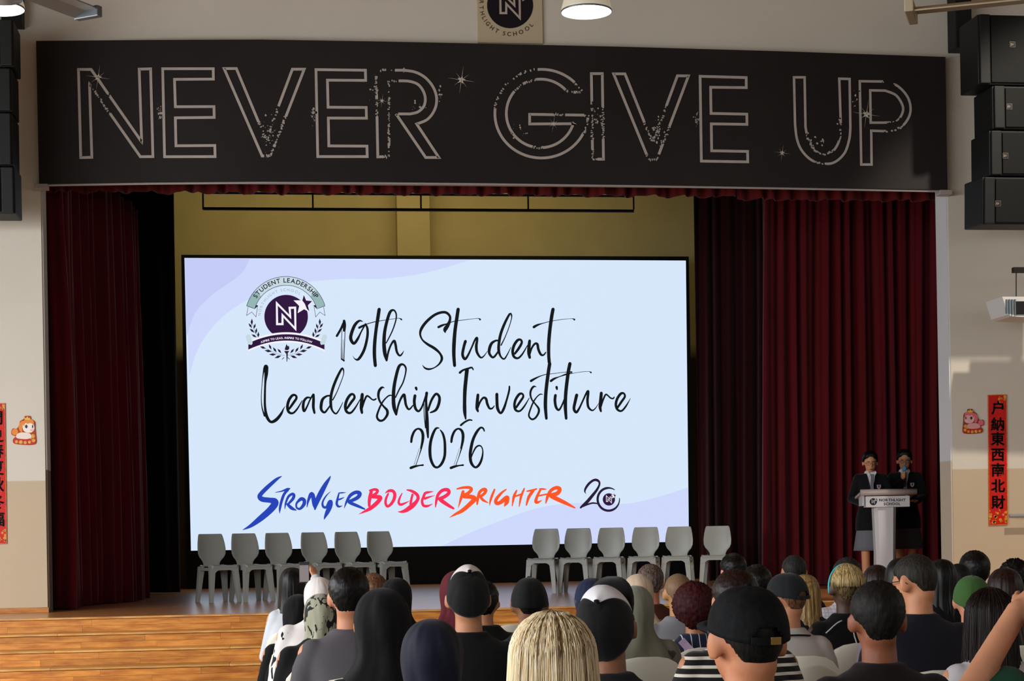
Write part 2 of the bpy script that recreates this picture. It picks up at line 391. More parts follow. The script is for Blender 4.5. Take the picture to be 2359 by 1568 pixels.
LET = [
 ('N', [sc_([(545,482),(633,482),(984,985),(967,480),(1046,478),(1062,1087),(975,1088),(622,585),(638,1092),(561,1094)], L1, 0)]),
 ('E', [sc_([(1130,477),(1481,477),(1482,549),(1212,551),(1218,741),(1486,740),(1488,815),(1218,818),(1222,1012),(1492,1010),(1494,1087),(1143,1088)], L1, 0)]),
 ('V', [sc_([(55,532),(150,532),(380,1085),(585,537),(677,537),(415,1210),(350,1210)], L2, 500)]),
 ('E', [sc_([(768,540),(1152,545),(1154,624),(857,622),(862,832),(1158,834),(1160,917),(864,916),(868,1132),(1164,1134),(1166,1215),(782,1215)], L2, 500)]),
 ('R', [sc_([(1235,545),(1450,545)] + catmull([(1450,545),(1540,560),(1620,605),(1680,680),(1705,765),(1690,850),(1635,925),(1550,962)], 12) + [(1722,1222),(1620,1222),(1390,884)] + catmull([(1500,884),(1560,868),(1605,825),(1617,765),(1600,705),(1560,655),(1500,632),(1440,627)], 12) + [(1333,628),(1335,1215),(1248,1217)], L2, 500)]),
 ('G', [sc_(earc(497,882,362,344,-29,-358,70) + [(405,887),(405,962),(748,960)] + earc(490,880,266,266,17,322,60), L2, 1100)]),
 ('I', [sc_([(884,571),(969,571),(978,1235),(894,1235)], L2, 1100)]),
 ('V', [sc_([(1057,573),(1145,573),(1360,1110),(1552,588),(1638,589),(1392,1240),(1330,1240)], L2, 1100)]),
 ('E', [sc_([(1728,592),(2086,602),(2087,680),(1810,677),(1813,880),(2091,886),(2092,965),(1815,961),(1818,1170),(2097,1175),(2098,1256),(1738,1250)], L2, 1100)]),
 ('U', [sc_([(375,517),(446,517)] + catmull([(452,850),(470,930),(510,1000),(575,1030),(640,1005),(680,930),(688,830)], 10) + [(678,526),(747,528)] + catmull([(752,850),(745,930),(715,1020),(655,1080),(590,1095),(500,1075),(430,1010),(395,930),(382,830)], 10), L4, 1700)]),
 ('P', [sc_([(815,543)] + catmull([(970,545),(1060,570),(1130,640),(1155,720),(1140,790),(1090,850),(1010,878)], 10) + [(892,874),(894,1100),(825,1100)], L4, 1700),
        sc_([(885,604)] + catmull([(985,606),(1055,635),(1095,690),(1105,735),(1085,785),(1045,812),(980,820)], 10) + [(888,820)], L4, 1700)]),
]
ZONES = [(222,205,14,.7),(236,228,18,.6),(250,250,12,.4),(622,300,34,.8),(640,265,20,.7),(618,345,16,.5),(872,160,16,.85),(895,165,14,.8),(868,200,20,.5),(895,210,22,.6),(868,250,20,.5),(895,255,22,.5),(895,305,24,.5),(897,350,16,.4),(905,185,14,.8),
         (1215,165,26,.85),(1180,185,26,.8),(1150,215,22,.7),(1141,235,12,.4),(1338,200,16,.7),(1310,212,10,.6),(1240,337,12,.5),(1290,262,14,.4),(1364,255,20,.75),(1388,265,20,.6),(1365,300,24,.4),(1390,300,18,.3),(1366,360,14,.4),
         (1512,300,34,.8),(1530,262,18,.7),(1505,362,16,.5),(1935,305,20,.6),(1880,350,18,.6),(1900,352,18,.5),(1890,376,14,.5),(1865,320,14,.5),(2045,192,14,.6),(2065,285,18,.5),(2050,300,12,.5)]
BITS = Ink(YBN - 0.006)
def rough_line(add, pts, wd):
    P = []
    n = len(pts)
    for i in range(n):
        a, b = pts[i], pts[(i + 1) % n]; d = sqrt((a[0] - b[0]) ** 2 + (a[1] - b[1]) ** 2); k = max(1, int(d / 2.2))
        for j in range(k): P.append((a[0] + (b[0] - a[0]) * j / k, a[1] + (b[1] - a[1]) * j / k))
    m = len(P); run = []
    def dz(p):
        s = 0
        for x, y, r, q in ZONES:
            d = sqrt((p[0] - x) ** 2 + (p[1] - y) ** 2)
            if d < r: s = max(s, q * (1 - (d / r) ** 2) ** 0.3)
        return s
    D = [dz(p) for p in P]
    start = next((i for i in range(m) if D[i] > 0), None)
    if start is None:
        k_ = Ink(YBN - 0.006); k_.line(pts, wd, True); add(k_); return
    i = start; cur = []
    for t in range(m + 1):
        q = (start + t) % m
        if D[q] > 0 or t == m:
            if len(cur) > 1:
                k_ = Ink(YBN - 0.006); k_.line(cur + [P[q]], wd); add(k_)
            cur = []
            if t == m: break
            if RND.random() > D[q] * 0.75:
                a, b = P[q], P[(q + 1) % m]; h = wd * (0.35 + 0.65 * RND.random()) ; dx, dy = b[0] - a[0], b[1] - a[1]; l = sqrt(dx * dx + dy * dy) or 1
                sh = (RND.random() - 0.5) * wd * 0.6; ox, oy = -dy / l * sh, dx / l * sh
                ux, uy = -dy / l * h / 2, dx / l * h / 2
                BITS.quad((a[0] + ox - ux, a[1] + oy - uy), (a[0] + ox + ux, a[1] + oy + uy), (b[0] + ox + ux * .8 + dx * .3, b[1] + oy + uy * .8 + dy * .3), (b[0] + ox - ux * .8, b[1] + oy - uy * .8))
        else: cur.append(P[q])
for ch, polys in LET:
    for p in polys: rough_line(lambda k_: bparts(k_.build('letter_' + ch.lower(), M_INK)), p, 6.2 if ch not in 'UP' else 5.6)
ink = BITS                                       # paint spatter round the letters
for cx, cy, sx, sy, n in ((368,258,5,14,22),(722,262,6,16,24),(1604,272,6,16,24),(622,310,16,28,40),(1513,305,16,28,40),(1375,272,14,18,26),(1012,225,6,22,10),(1200,300,16,16,14),(1880,325,22,20,20),(1930,285,6,20,8),(1970,230,6,24,10),(860,200,10,30,8),(960,245,14,10,10)):
    for k in range(n):
        x, y = cx + RND.gauss(0, sx * .6), cy + RND.gauss(0, sy * .6); r = 0.5 + RND.random() ** 2 * 2.4
        ink.poly([(x + r * (0.6 + RND.random() * .7) * cos(a * pi / 3), y + r * (0.6 + RND.random() * .9) * sin(a * pi / 3)) for a in range(6)])
tag(bparts(ink.build('paint_spatter', M_INK)), kind='stuff')
M_SPARK = mat('banner_print_sparkle', (216, 204, 190), 0.6, 0.2)
for cx, cy, r in ((226, 178, 9), (1063, 184, 10), (880, 232, 5), (1275, 285, 6), (1802, 352, 6), (1996, 263, 10)):
    ink = Ink(YBN - 0.010)
    ink.poly([(cx + (r if k % 2 == 0 else r * .42) * sin(k * pi / 5 + .2), cy - (r if k % 2 == 0 else r * .42) * cos(k * pi / 5 + .2)) for k in range(10)])
    for k in range(8):
        a = k * pi / 4 + 0.15; l = r * (3.4 if k % 2 == 0 else 2.2); wv = r * .055
        ink.poly([(cx - wv * sin(a), cy + wv * cos(a)), (cx + l * cos(a), cy + l * sin(a)), (cx + wv * sin(a), cy - wv * cos(a))])
    bparts(ink.build('sparkle', M_SPARK))

# ------------------------------------------------------------------ school logo, used on board, screen and lectern
NP = [(580,510),(812,745),(800,588),(895,585),(900,950),(678,715),(678,868),(585,868)]
def logo(c, r, Y, dy, mdark, mlight, parent, hook, small=False):
    f = lambda p: (c[0] + (p[0] - 740) / 375 * r, c[1] + (p[1] - 740) / 375 * r)
    a = Ink(Y); a.disc(c, r, 56); hook(a.build('disc', mdark), parent)
    b = Ink(Y - dy); b.line([f(p) for p in NP], 36 / 375 * r, True)
    star = [(1045,345),(1092,455),(1215,465),(1125,545),(1150,668),(1050,612),(938,680),(965,555),(868,460),(1005,460)]
    b.poly([f(p) for p in star])
    hook(b.build('letter_n', mlight), parent)
    d = Ink(Y - 2 * dy); d.poly([f(p) for p in [(1045,365),(1085,462),(1190,472),(1115,545),(1140,650),(1095,605),(1062,520),(1018,462)]]); hook(d.build('star', mdark), parent)
# painted logo board on the wall, above the banner
M_LB = mat('logo_board_cream', (196, 180, 150), 0.7, 0.2); M_LD = mat('logo_dark_plum', (26, 18, 26), 0.6, 0.2); M_LL = mat('logo_pale_lines', (190, 172, 158), 0.6, 0.2); M_LT = mat('logo_brown_text', (84, 66, 52), 0.7, 0.2)
a, b = onY(1101, 98, -0.03), onY(1251, 100, -0.03)
LB = tag(empty('logo_board', (a.x, -0.03, a.z)), 'cream square board with a round school logo on the wall above the banner', 'sign')
def hookp(root):
    inv = Matrix.Translation(root.location).inverted()
    def h(o, parent):
        o.parent = parent; o.matrix_parent_inverse = inv.copy() if parent == root else Matrix.Identity(4); return o
    return h
hk = hookp(LB)
hk(obj('panel', nbox(a.x, b.x, -0.03, -0.001, a.z - 0.0, a.z + 0.82, bev=0.004), M_LB), LB)
lc = (1175, 12); logo(lc, 53, -0.034, 0.003, M_LD, M_LL, LB, hk)
for wi in (0, 1):
    ink = Ink(-0.034); ink.arctext('NORTHLIGHT SCHOOL', lc, 71, R(128), 13.5, 1.5, 0.012, inward=True, only=wi); hk(ink.build('lettering', M_LT), LB)

# ------------------------------------------------------------------ LED screen
YS = 9.346
q = [onY(425, 594, YS), onY(1580, 600, YS), onY(1587, 1247, YS), onY(440, 1268, YS)]
SX0, SX1 = q[0].x - 0.05, q[1].x + 0.05
SCR = tag(empty('led_screen', ((SX0 + SX1) / 2, YS, SZ)), 'huge lit LED wall showing 19th Student Leadership Investiture 2026', 'screen')
hs_ = hookp(SCR)
M_FRAME = mat('screen_black_frame', (8, 8, 9), 0.6, 0.2)
hs_(obj('cabinet', nbox(SX0, SX1, YS + 0.004, YS + 0.35, SZ, q[0].z + 0.05), M_FRAME), SCR)
hs_(raw('display', [q[0], q[1], q[2], q[3]], [(0, 1, 2, 3)], glow('screen_pale_blue', (214, 231, 251), 1.0)), SCR)
M_LAV = glow('screen_lavender', (206, 216, 252)); M_LAV2 = glow('screen_lavender_deep', (196, 203, 246)); M_SK = glow('screen_ink_black', (14, 20, 22)); 
i1 = Ink(YS - 0.004)
i1.poly(catmull([(436, 866), (458, 800), (500, 742), (560, 696), (640, 662), (720, 648), (800, 642), (880, 642), (960, 632), (1020, 618), (1085, 598)], 8) + [(426, 595)])
hs_(i1.build('background_wave', M_LAV), SCR)
i1 = Ink(YS - 0.007); i1.poly(catmull([(430, 775), (450, 720), (490, 678), (530, 650), (560, 625), (575, 596)], 8) + [(426, 595)]); hs_(i1.build('background_wave', M_LAV2), SCR)
i1 = Ink(YS - 0.004); i1.poly(catmull([(1018, 1257), (1080, 1228), (1150, 1200), (1230, 1172), (1300, 1160), (1370, 1158), (1440, 1160), (1510, 1146), (1585, 1122)], 8) + [(1587, 1247)]); hs_(i1.build('background_wave', M_LAV), SCR)
def strokes(ink, S, ox, oy, sets):
    for st in sets: ink.brush([(ox + p[0] / S, oy + p[1] / S, p[2] / S) for p in st])
def hookink(ink, name, m): return hs_(ink.build(name, m), SCR)
YT = YS - 0.012
t = Ink(YT)
strokes(t, 9.8, 760, 700, [   # 19th
 [(155,722,52),(250,560,55),(310,430,60)],[(320,380,62),(330,480,72),(322,600,60)],[(272,600,14),(262,900,16),(258,1250,20)],[(343,590,16),(330,900,18),(316,1260,20)],[(300,800,8),(285,1240,14)],[(262,1240,30),(320,1280,40)],
 [(740,395,15),(660,380,50),(560,480,70),(482,680,75),(475,800,75),(540,890,65),(620,800,60),(700,640,35),(790,470,40)],
 [(800,450,40),(848,560,55),(842,760,60),(770,1040,65),(650,1240,60),(565,1240,25),(515,1165,4)],
 [(660,535,52),(750,490,48),(840,450,22),(1000,405,20),(1150,378,16),(1400,340,12),(1560,322,14),(1615,350,40)],
 [(1112,120,78),(1085,300,80),(1040,600,74),(1010,900,80),(1005,1150,80),(1025,1390,74)],
 [(1270,880,26),(1330,770,28),(1420,580,30),(1490,360,32),(1495,220,36),(1440,138,42),(1360,180,65),(1290,380,70),(1235,640,75),(1222,900,84),(1242,1120,84),(1280,1275,46)],
 [(1285,1270,40),(1320,1080,45),(1380,920,45),(1450,830,55),(1482,920,60),(1512,1080,55),(1575,1165,45),(1632,1120,33),(1672,1045,4)]])
strokes(t, 9.8, 960, 700, [   # Stu
 [(645,650,16),(640,580,90),(700,480,85),(748,370,60),(745,270,56),(660,192,60),(530,195,60),(380,262,62),(220,400,66),(110,550,66),(78,680,48),(130,810,40),(250,910,58),(400,1000,65),(520,1110,52),(568,1230,60),(510,1350,42),(390,1440,28),(270,1470,46),(180,1440,38),(125,1370,4)],
 [(490,522,55),(580,480,50),(700,440,22),(850,390,18),(1100,355,13),(1380,325,13),(1430,350,45)],
 [(935,118,78),(905,320,80),(865,600,80),(842,900,85),(838,1150,80),(855,1390,70)],
 [(1100,840,68),(1065,960,65),(1035,1140,65),(1085,1240,62),(1150,1170,50),(1240,980,40),(1310,820,45),(1358,762,56),(1362,830,56),(1345,950,65),(1362,1090,60),(1440,1205,45),(1510,1180,30),(1600,1060,10)],
 [(1840,825,40),(1780,828,45),(1690,890,65),(1642,1010,70),(1642,1120,60),(1720,1205,50),(1800,1130,45),(1850,1040,30)]])
strokes(t, 9.8, 1140, 700, [  # dent
 [(140,930,30),(230,750,22),(320,520,20),(375,330,22),(372,240,38),(335,225,48),(230,420,60),(140,650,65),(97,850,65),(87,1040,65),(130,1180,45),(205,1240,40),(270,1160,30),(365,970,12)],
 [(452,1120,50),(540,1000,60),(605,880,55),(590,812,50),(520,812,60),(440,920,65),(402,1060,65),(430,1185,60),(520,1222,48),(620,1130,40),(738,930,18)],
 [(785,830,65),(772,950,75),(766,1100,75),(788,1210,60)],[(790,1130,40),(830,1000,45),(900,900,50),(958,905,60),(985,1030,60),(1040,1140,55),(1100,1150,40),(1150,1090,28)],
 [(1313,118,78),(1280,300,80),(1240,600,80),(1216,900,80),(1216,1150,75),(1228,1320,75)],[(880,520,62),(960,475,48),(1080,436,20),(1260,390,16),(1500,350,12),(1740,330,12),(1795,352,45)]])
strokes(t, 9.8, 590, 830, [   # Lead
 [(222,145,112),(228,300,85),(208,500,50),(198,800,50),(202,1050,55),(240,1260,70),(330,1385,60),(450,1340,75),(560,1210,60),(620,1090,25),(660,1030,8)],[(180,170,40),(142,450,18),(118,800,18),(132,1050,25),(190,1250,40)],
 [(748,1090,50),(840,960,60),(910,850,55),(890,788,50),(820,788,60),(740,900,65),(707,1050,65),(740,1165,60),(830,1188,48),(930,1090,40),(1040,905,18)],
 [(1240,845,30),(1150,838,50),(1080,920,60),(1062,1050,65),(1085,1145,52),(1150,1040,40),(1220,880,35),(1290,765,45)],[(1298,770,52),(1296,900,65),(1292,1050,65),(1318,1185,50)],
 [(1670,795,40),(1590,805,45),(1500,880,65),(1467,1020,70),(1477,1120,60),(1545,1172,50),(1620,1090,40),(1680,1000,30)],
 [(1730,890,30),(1820,720,22),(1910,500,20),(1972,320,20),(1972,215,32),(1935,185,48),(1830,380,60),(1742,600,65),(1692,800,65),(1687,1000,65),(1722,1130,45),(1800,1200,40),(1870,1120,30),(1960,940,14)]])
strokes(t, 8.71, 770, 830, [  # ership
 [(258,960,45),(340,840,55),(405,750,50),(385,682,45),(325,688,55),(255,790,60),(222,920,60),(250,1028,55),(330,1050,45),(420,950,35),(525,770,16)],
 [(562,680,65),(552,800,70),(542,950,65),(556,1050,50)],[(560,960,30),(600,820,40),(650,715,40),(700,730,35),(760,782,30),(800,790,35),(838,768,30)],
 [(1010,555,8),(960,540,45),(900,610,55),(886,720,50),(920,830,40),(990,920,40),(1060,1000,55),(1062,1090,55),(990,1190,45),(910,1205,48),(857,1130,45),(890,1000,40),(960,850,35),(1040,750,30),(1110,700,30),(1165,705,20)],
 [(1230,740,25),(1300,590,30),(1380,440,30),(1430,260,30),(1435,145,38),(1375,78,42),(1300,120,60),(1240,320,65),(1197,560,70),(1188,800,75),(1206,960,75),(1244,1085,45)],[(1250,1070,35),(1285,900,40),(1340,760,45),(1400,685,55),(1420,780,55),(1442,900,50),(1500,980,40),(1580,900,25)],
 [(1620,705,60),(1606,830,60),(1630,960,55),(1690,1018,45),(1750,950,40),(1800,820,35),(1855,660,45)],[(1640,548,55),(1652,585,42)],
 [(1855,650,60),(1842,800,50),(1852,1000,60),(1862,1200,70),(1872,1400,60),(1882,1545,35)],[(1800,860,18),(1806,1100,18),(1832,1350,25)],[(1882,1000,40),(1950,800,50),(2040,672,50),(2108,730,55),(2100,860,60),(2040,990,55),(1930,1045,30)]])
strokes(t, 9.8, 1040, 830, [  # Inves
 [(190,275,58),(260,220,46),(380,180,45),(460,160,40),(492,210,28)],[(350,210,90),(330,400,85),(306,650,85),(297,900,80),(300,1150,80),(322,1320,36)],[(212,1460,50),(300,1390,45),(400,1342,40),(462,1350,32)],
 [(598,775,65),(582,950,75),(576,1080,70),(600,1150,45)],[(600,1060,40),(650,930,45),(720,842,50),(780,865,60),(810,980,60),(860,1080,50),(920,1080,40),(970,1020,18)],
 [(1025,760,70),(1027,900,70),(1042,1080,70),(1110,1188,52),(1180,1090,60),(1250,880,46),(1302,680,46),(1308,585,38)],
 [(1462,1060,50),(1550,930,55),(1620,820,50),(1600,752,45),(1530,762,60),(1450,880,60),(1422,1010,60),(1450,1118,55),(1540,1142,45),(1640,1040,40),(1758,845,16)],
 [(1920,600,8),(1860,586,45),(1800,660,50),(1782,770,45),(1820,890,38),(1900,990,38),(1970,1090,50),(1962,1190,50),(1890,1300,45),(1810,1325,45),(1747,1240,40),(1790,1080,38),(1860,920,35),(1940,810,28),(2010,760,28),(2062,770,14)],
 [(1795,462,58),(1880,412,45),(2000,355,24),(2130,315,18),(2260,300,14),(2560,265,14),(2715,262,38)]])
strokes(t, 9.8, 1240, 830, [  # titure
 [(258,70,80),(230,250,80),(190,550,80),(167,800,80),(162,1050,80),(183,1310,60)],
 [(388,785,65),(376,900,65),(400,1050,60),(460,1118,50),(520,1040,40),(590,880,40)],[(414,600,60),(422,648,44)],
 [(715,70,78),(680,250,80),(640,550,80),(617,800,80),(612,1050,80),(630,1310,60)],[(285,462,58),(360,412,48),(480,365,22),(640,310,38),(800,285,12),(1000,255,12),(1150,250,12),(1190,272,40)],
 [(868,780,74),(835,920,70),(806,1090,65),(860,1168,60),(930,1070,45),(1010,900,40),(1080,750,45),(1125,690,56),(1124,770,60),(1111,900,60),(1131,1050,55),(1210,1125,40),(1280,1090,25),(1370,960,8)],
 [(1423,735,70),(1411,880,75),(1396,1050,70),(1415,1148,45)],[(1420,1040,30),(1460,900,40),(1520,770,40),(1570,790,35),(1630,845,35),(1690,860,35),(1712,828,28)],
 [(1792,1060,50),(1880,930,55),(1955,815,50),(1930,742,45),(1860,752,60),(1780,870,60),(1752,1000,60),(1790,1108,55),(1880,1138,45),(1980,1030,40),(2085,850,8)]])
for dx in (0, 1090):
    strokes(t, 11.795, 930 + dx / 11.795, 960, [
     [(205,680,62),(226,540,70),(290,390,65),(380,322,50),(470,355,70),(520,470,80),(515,640,75),(472,850,56)],[(482,850,40),(410,1080,20),(330,1310,20)],[(425,850,9),(280,1300,10)],[(190,1385,72),(300,1345,66),(420,1320,40),(525,1308,52)]])
strokes(t, 11.795, 930, 960, [
 [(960,302,28),(880,312,60),(800,450,75),(732,680,80),(712,920,85),(737,1150,80),(820,1330,70),(920,1368,60),(1030,1270,75),(1108,1080,75),(1122,850,75),(1108,620,70),(1060,450,62),(990,350,28)],
 [(2190,385,36),(2160,312,50),(2090,292,55),(1990,400,75),(1890,600,80),(1832,830,85),(1807,1050,85),(1837,1250,80),(1940,1368,60),(2040,1310,70),(2118,1150,62),(2150,950,38),(2120,820,34),(2050,778,45),(1960,830,48),(1880,980,38),(1842,1090,28)]])
hookink(t, 'brush_lettering', M_SK)
t = Ink(YT)
strokes(t, 7.863, 550, 1085, [
 [(775,92,14),(680,150,55),(520,290,75),(402,410,78),(382,465,90),(430,508,95),(560,525,95),(650,545,118),(650,600,128),(560,710,120),(400,850,108),(230,980,68),(120,1040,28),(65,1065,3)],
 [(660,385,10),(780,360,25),(880,325,45),(925,315,22)],[(890,335,50),(820,420,50),(770,560,50),(745,680,40),(740,770,4)],
 [(835,680,12),(850,580,35),(900,460,45),(970,412,50),(1000,435,55),(980,500,55),(900,590,40)],[(885,600,50),(960,670,60),(1040,705,18)],
 [(1060,560,40),(1130,502,65),(1185,525,65),(1180,600,65),(1110,680,45),(1050,660,35),(1042,600,35),(1062,558,40)],
 [(1235,650,12),(1260,530,45),(1310,415,70),(1342,440,75),(1370,600,75),(1380,690,16)],[(1380,690,30),(1400,590,80),(1470,430,95),(1560,260,80),(1640,130,40),(1665,80,3)],
 [(1665,365,6),(1580,450,25),(1520,560,35),(1530,640,45),(1590,650,50),(1640,560,60),(1670,545,60),(1660,620,80),(1610,730,80),(1562,830,40),(1545,880,3)],
 [(1945,385,6),(1870,390,25),(1810,395,18)],[(1815,400,25),(1790,500,40),(1775,590,45),(1810,640,40),(1880,625,6)],[(1915,470,6),(1850,500,30),(1790,520,25)],
 [(1910,670,8),(1950,560,40),(2020,440,60),(2120,382,65),(2190,402,75),(2160,470,70),(2050,530,60),(1985,540,46)],[(2000,560,60),(2060,590,60),(2180,640,50),(2280,685,28)]])
hookink(t, 'stronger_lettering', glow('screen_ink_blue', (38, 68, 184)))
t = Ink(YT - 0.003)
strokes(t, 9.829, 820, 1100, [
 [(350,300,70),(322,420,85),(302,540,75),(300,640,60)],[(312,288,44),(420,264,60),(488,290,70),(460,350,65),(370,415,70)],[(370,430,80),(480,432,90),(550,452,100),(510,530,95),(420,620,95),(300,710,80),(180,770,48),(55,830,3)],
 [(660,350,12),(740,298,60),(830,298,70),(878,370,75),(860,490,75),(790,600,65),(712,648,60),(672,580,60),(682,470,55),(732,360,40)],
 [(1045,350,22),(990,460,45),(967,560,55),(1010,608,60),(1100,580,45),(1220,520,6)],
 [(1155,275,30),(1260,300,62),(1370,370,75),(1408,450,75),(1370,540,80),(1270,640,110),(1130,738,90),(1020,772,48),(945,765,8)],[(1280,380,50),(1252,500,55),(1232,600,50)],
 [(1760,310,6),(1660,325,45),(1570,348,60),(1530,430,60),(1497,530,60),(1530,628,65),(1620,640,55),(1740,590,6)],[(1790,400,6),(1680,430,35),(1560,470,60)],
 [(1802,665,22),(1817,540,55),(1860,385,70),(1960,285,75),(2075,275,85),(2105,340,80),(2020,420,80),(1890,478,80)],[(1900,490,80),(1960,535,90),(2100,630,75),(2210,695,48)]])
hookink(t, 'bolder_lettering', glow('screen_ink_red', (252, 46, 86)))
t = Ink(YT - 0.006)
strokes(t, 7.863, 1030, 1100, [
 [(180,202,28),(280,180,45),(400,177,55),(440,212,60),(380,280,60),(290,320,60)],[(290,250,55),(250,380,50),(200,550,6)],[(300,340,70),(430,345,80),(495,382,90),(420,470,80),(280,590,70),(150,660,45),(35,725,3)],
 [(545,480,32),(555,380,50),(590,262,55),(660,208,55),(702,225,60),(670,290,55),(600,340,50)],[(600,345,50),(660,410,48),(750,455,10)],
 [(860,212,32),(815,320,45),(780,430,35),(770,510,6)],[(1070,210,22),(980,280,45),(890,390,60),(892,458,70),(960,450,70),(1060,372,80),(1098,352,60),(1080,440,80),(1036,515,18)],
 [(1260,230,28),(1210,340,50),(1180,510,18)],[(1398,195,28),(1340,340,45),(1305,520,18)],[(1210,345,30),(1340,300,35)],
 [(1445,243,25),(1530,230,40),(1622,202,28)],[(1560,232,55),(1480,350,55),(1435,495,28)],
 [(1805,208,6),(1740,205,35),(1675,197,18)],[(1690,215,40),(1630,340,50),(1607,435,60),(1650,443,45),(1720,405,6)],[(1640,330,30),(1820,295,30)],
 [(1788,460,22),(1820,340,55),(1880,232,60),(1975,180,65),(2038,205,75),(2000,280,75),(1880,320,80)],[(1880,325,80),(1960,370,80),(2150,460,65),(2315,545,26)]])
hookink(t, 'brighter_lettering', glow('screen_ink_orange', (255, 86, 36)))
M_PLUM = glow('screen_plum', (46, 18, 62)); M_WHT = glow('screen_white', (244, 242, 250)); M_SILV = glow('screen_silver', (150, 182, 182)); M_SILV2 = glow('screen_silver_light', (198, 218, 226)); M_PK = glow('screen_plum_dark', (38, 26, 52)); M_GRY = glow('screen_grey_text', (150, 172, 184))
t = Ink(YT)
strokes(t, 15.68, 1330, 1090, [[(320,745,4),(272,660,50),(300,540,80),(420,370,90),(580,250,88),(700,240,96),(790,310,75),(792,420,70),(700,600,90),(520,830,110),(350,1030,120),(200,1160,90),(120,1235,70)],[(200,1190,60),(400,1110,60),(560,1070,60),(730,1090,48)]])
c20 = (1330 + 1128 / 15.68, 1090 + 935 / 15.68); pts = []
for k in range(41):
    a = R(-57 - 308 * k / 40); pts.append((c20[0] + 395 / 15.68 * cos(a) * 1.0, c20[1] + 410 / 15.68 * sin(a), (30 + 55 * min(1, k / 6) * min(1, (40 - k) / 10)) / 15.68))
t.brush(pts)
hookink(t, 'anniversary_twenty', M_PK)
def hk2(o, parent): return hs_(o, SCR)
logo((1330 + 1140 / 15.68, 1090 + 940 / 15.68), 14.2, YT, 0.003, M_PLUM, M_WHT, SCR, hk2)
# crest
CX, CY, S = 560, 630, 7.465
cr = lambda x, y: (CX + x / S, CY + y / S)
cc = cr(735, 754); r1, r0 = 703 / S, 554 / S
a0 = atan2(555 - 754, 60 - 735); a1 = atan2(552 - 754, 1410 - 735)
a0 = a0 if a0 < 0 else a0 - 2 * pi
t = Ink(YT); t.arc(cc, r0, r1, a0, a1); hookink(t, 'crest_arch', M_SILV2)
for aa0, aa1 in ((a0, a0 + .42), (a1 - .42, a1)):
    t = Ink(YT - .002); t.arc(cc, r0, r1, aa0, aa1, 10); hookink(t, 'crest_arch_shade', M_SILV)
t = Ink(YT - .004)
for rr_ in (r0, r1): t.line([(cc[0] + rr_ * cos(a0 + (a1 - a0) * k / 50), cc[1] + rr_ * sin(a0 + (a1 - a0) * k / 50)) for k in range(51)], 1.1)
hookink(t, 'crest_arch_outline', M_PK)
for sx in (-1, 1):
    t = Ink(YT - .004); g = lambda x, y: cr(735 + sx * (x - 735), y)
    t.line([g(60, 555), g(205, 605)], 1.2)
    t.line([g(85, 575), g(60, 720), g(150, 660), g(222, 745), g(250, 560)], 1.0)
    t.poly([g(200, 610), g(262, 548), g(228, 540)])
    for bx, by, an, L in ((150,830,-88,120),(125,895,-125,110),(198,905,-72,105),(155,980,-140,115),(225,985,-80,110),(190,1070,-150,110),(262,1050,-88,110),(340,1270,20,120),(430,1330,10,130),(465,1260,65,110),(510,1390,0,130),(545,1310,55,115),(600,1430,-20,130),(625,1330,50,110)):
        x, y = bx, by; aa = R(an); l2 = L / 2; wv = L * .17
        t.poly([g(x - l2 * cos(aa), y - l2 * sin(aa)), g(x + wv * sin(aa), y - wv * cos(aa)), g(x + l2 * cos(aa), y + l2 * sin(aa)), g(x - wv * sin(aa), y + wv * cos(aa))])
    t.line([g(160, 850), g(200, 1000), g(262, 1090)], .6); t.line([g(400, 1290), g(560, 1370), g(720, 1410)], .6); t.line([g(705, 1440), g(668, 1475)], 1.4)
    hookink(t, 'crest_laurel', M_PK)
t = Ink(YT - .004)
t.poly([cr(705, 1330), cr(795, 1330), cr(765, 1375), cr(735, 1375)]); t.poly([cr(742, 1375), cr(770, 1375), cr(760, 1515), cr(750, 1515)])
t.poly([cr(715, 1300), cr(745, 1210), cr(770, 1250), cr(790, 1240), cr(795, 1290), cr(775, 1315), cr(730, 1315)])
hookink(t, 'crest_torch', M_PK)
for wi in (0, 1):
    t = Ink(YT - .004); t.arctext('STUDENT LEADERSHIP', cc, 601 / S, R(-90), 14.6, 1.02, 0.02, only=wi); hookink(t, 'crest_arch_text', M_PK)
for wi in (0, 1):
    t = Ink(YT - .004); t.arctext('NORTHLIGHT SCHOOL', cr(740, 740), 438 / S, R(-118), 9.3, 1.28, 0.0, only=wi); hookink(t, 'crest_school_text', M_GRY)
logo(cr(740, 740), 375 / S, YT - .002, 0.002, M_PLUM, M_WHT, SCR, hk2)
t = Ink(YT - .010)
def scroll(x): return 1060 + 0.00036 * (x - 745) ** 2
N_ = 30; U = [90 + (1400 - 90) * k / N_ for k in range(N_ + 1)]
for k in range(N_): t.quad(cr(U[k], scroll(U[k]) - 52), cr(U[k + 1], scroll(U[k + 1]) - 52), cr(U[k + 1], scroll(U[k + 1]) + 122), cr(U[k], scroll(U[k]) + 122))
hookink(t, 'crest_scroll_edge', M_WHT)
t = Ink(YT - .012)
for k in range(N_): t.quad(cr(U[k], scroll(U[k]) - 18), cr(U[k + 1], scroll(U[k + 1]) - 18), cr(U[k + 1], scroll(U[k + 1]) + 92), cr(U[k], scroll(U[k]) + 92))
hookink(t, 'crest_scroll', M_PLUM)
t = Ink(YT - .014)
for sx in (-1, 1):
    g = lambda x, y: cr(745 + sx * (x - 745), y)
    t.poly([g(40, 1080), g(75, 1042), g(120, 1050), g(165, 1190), g(150, 1225), g(85, 1215)])
hookink(t, 'crest_scroll_ends', M_SILV2)
t = Ink(YT - .014); t.arctext('ASPIRE TO LEAD, INSPIRE TO FOLLOW', cr(745, 2440), 1318 / S, R(-90), 6.6, 0.95, 0.02); hookink(t, 'crest_motto', M_WHT)

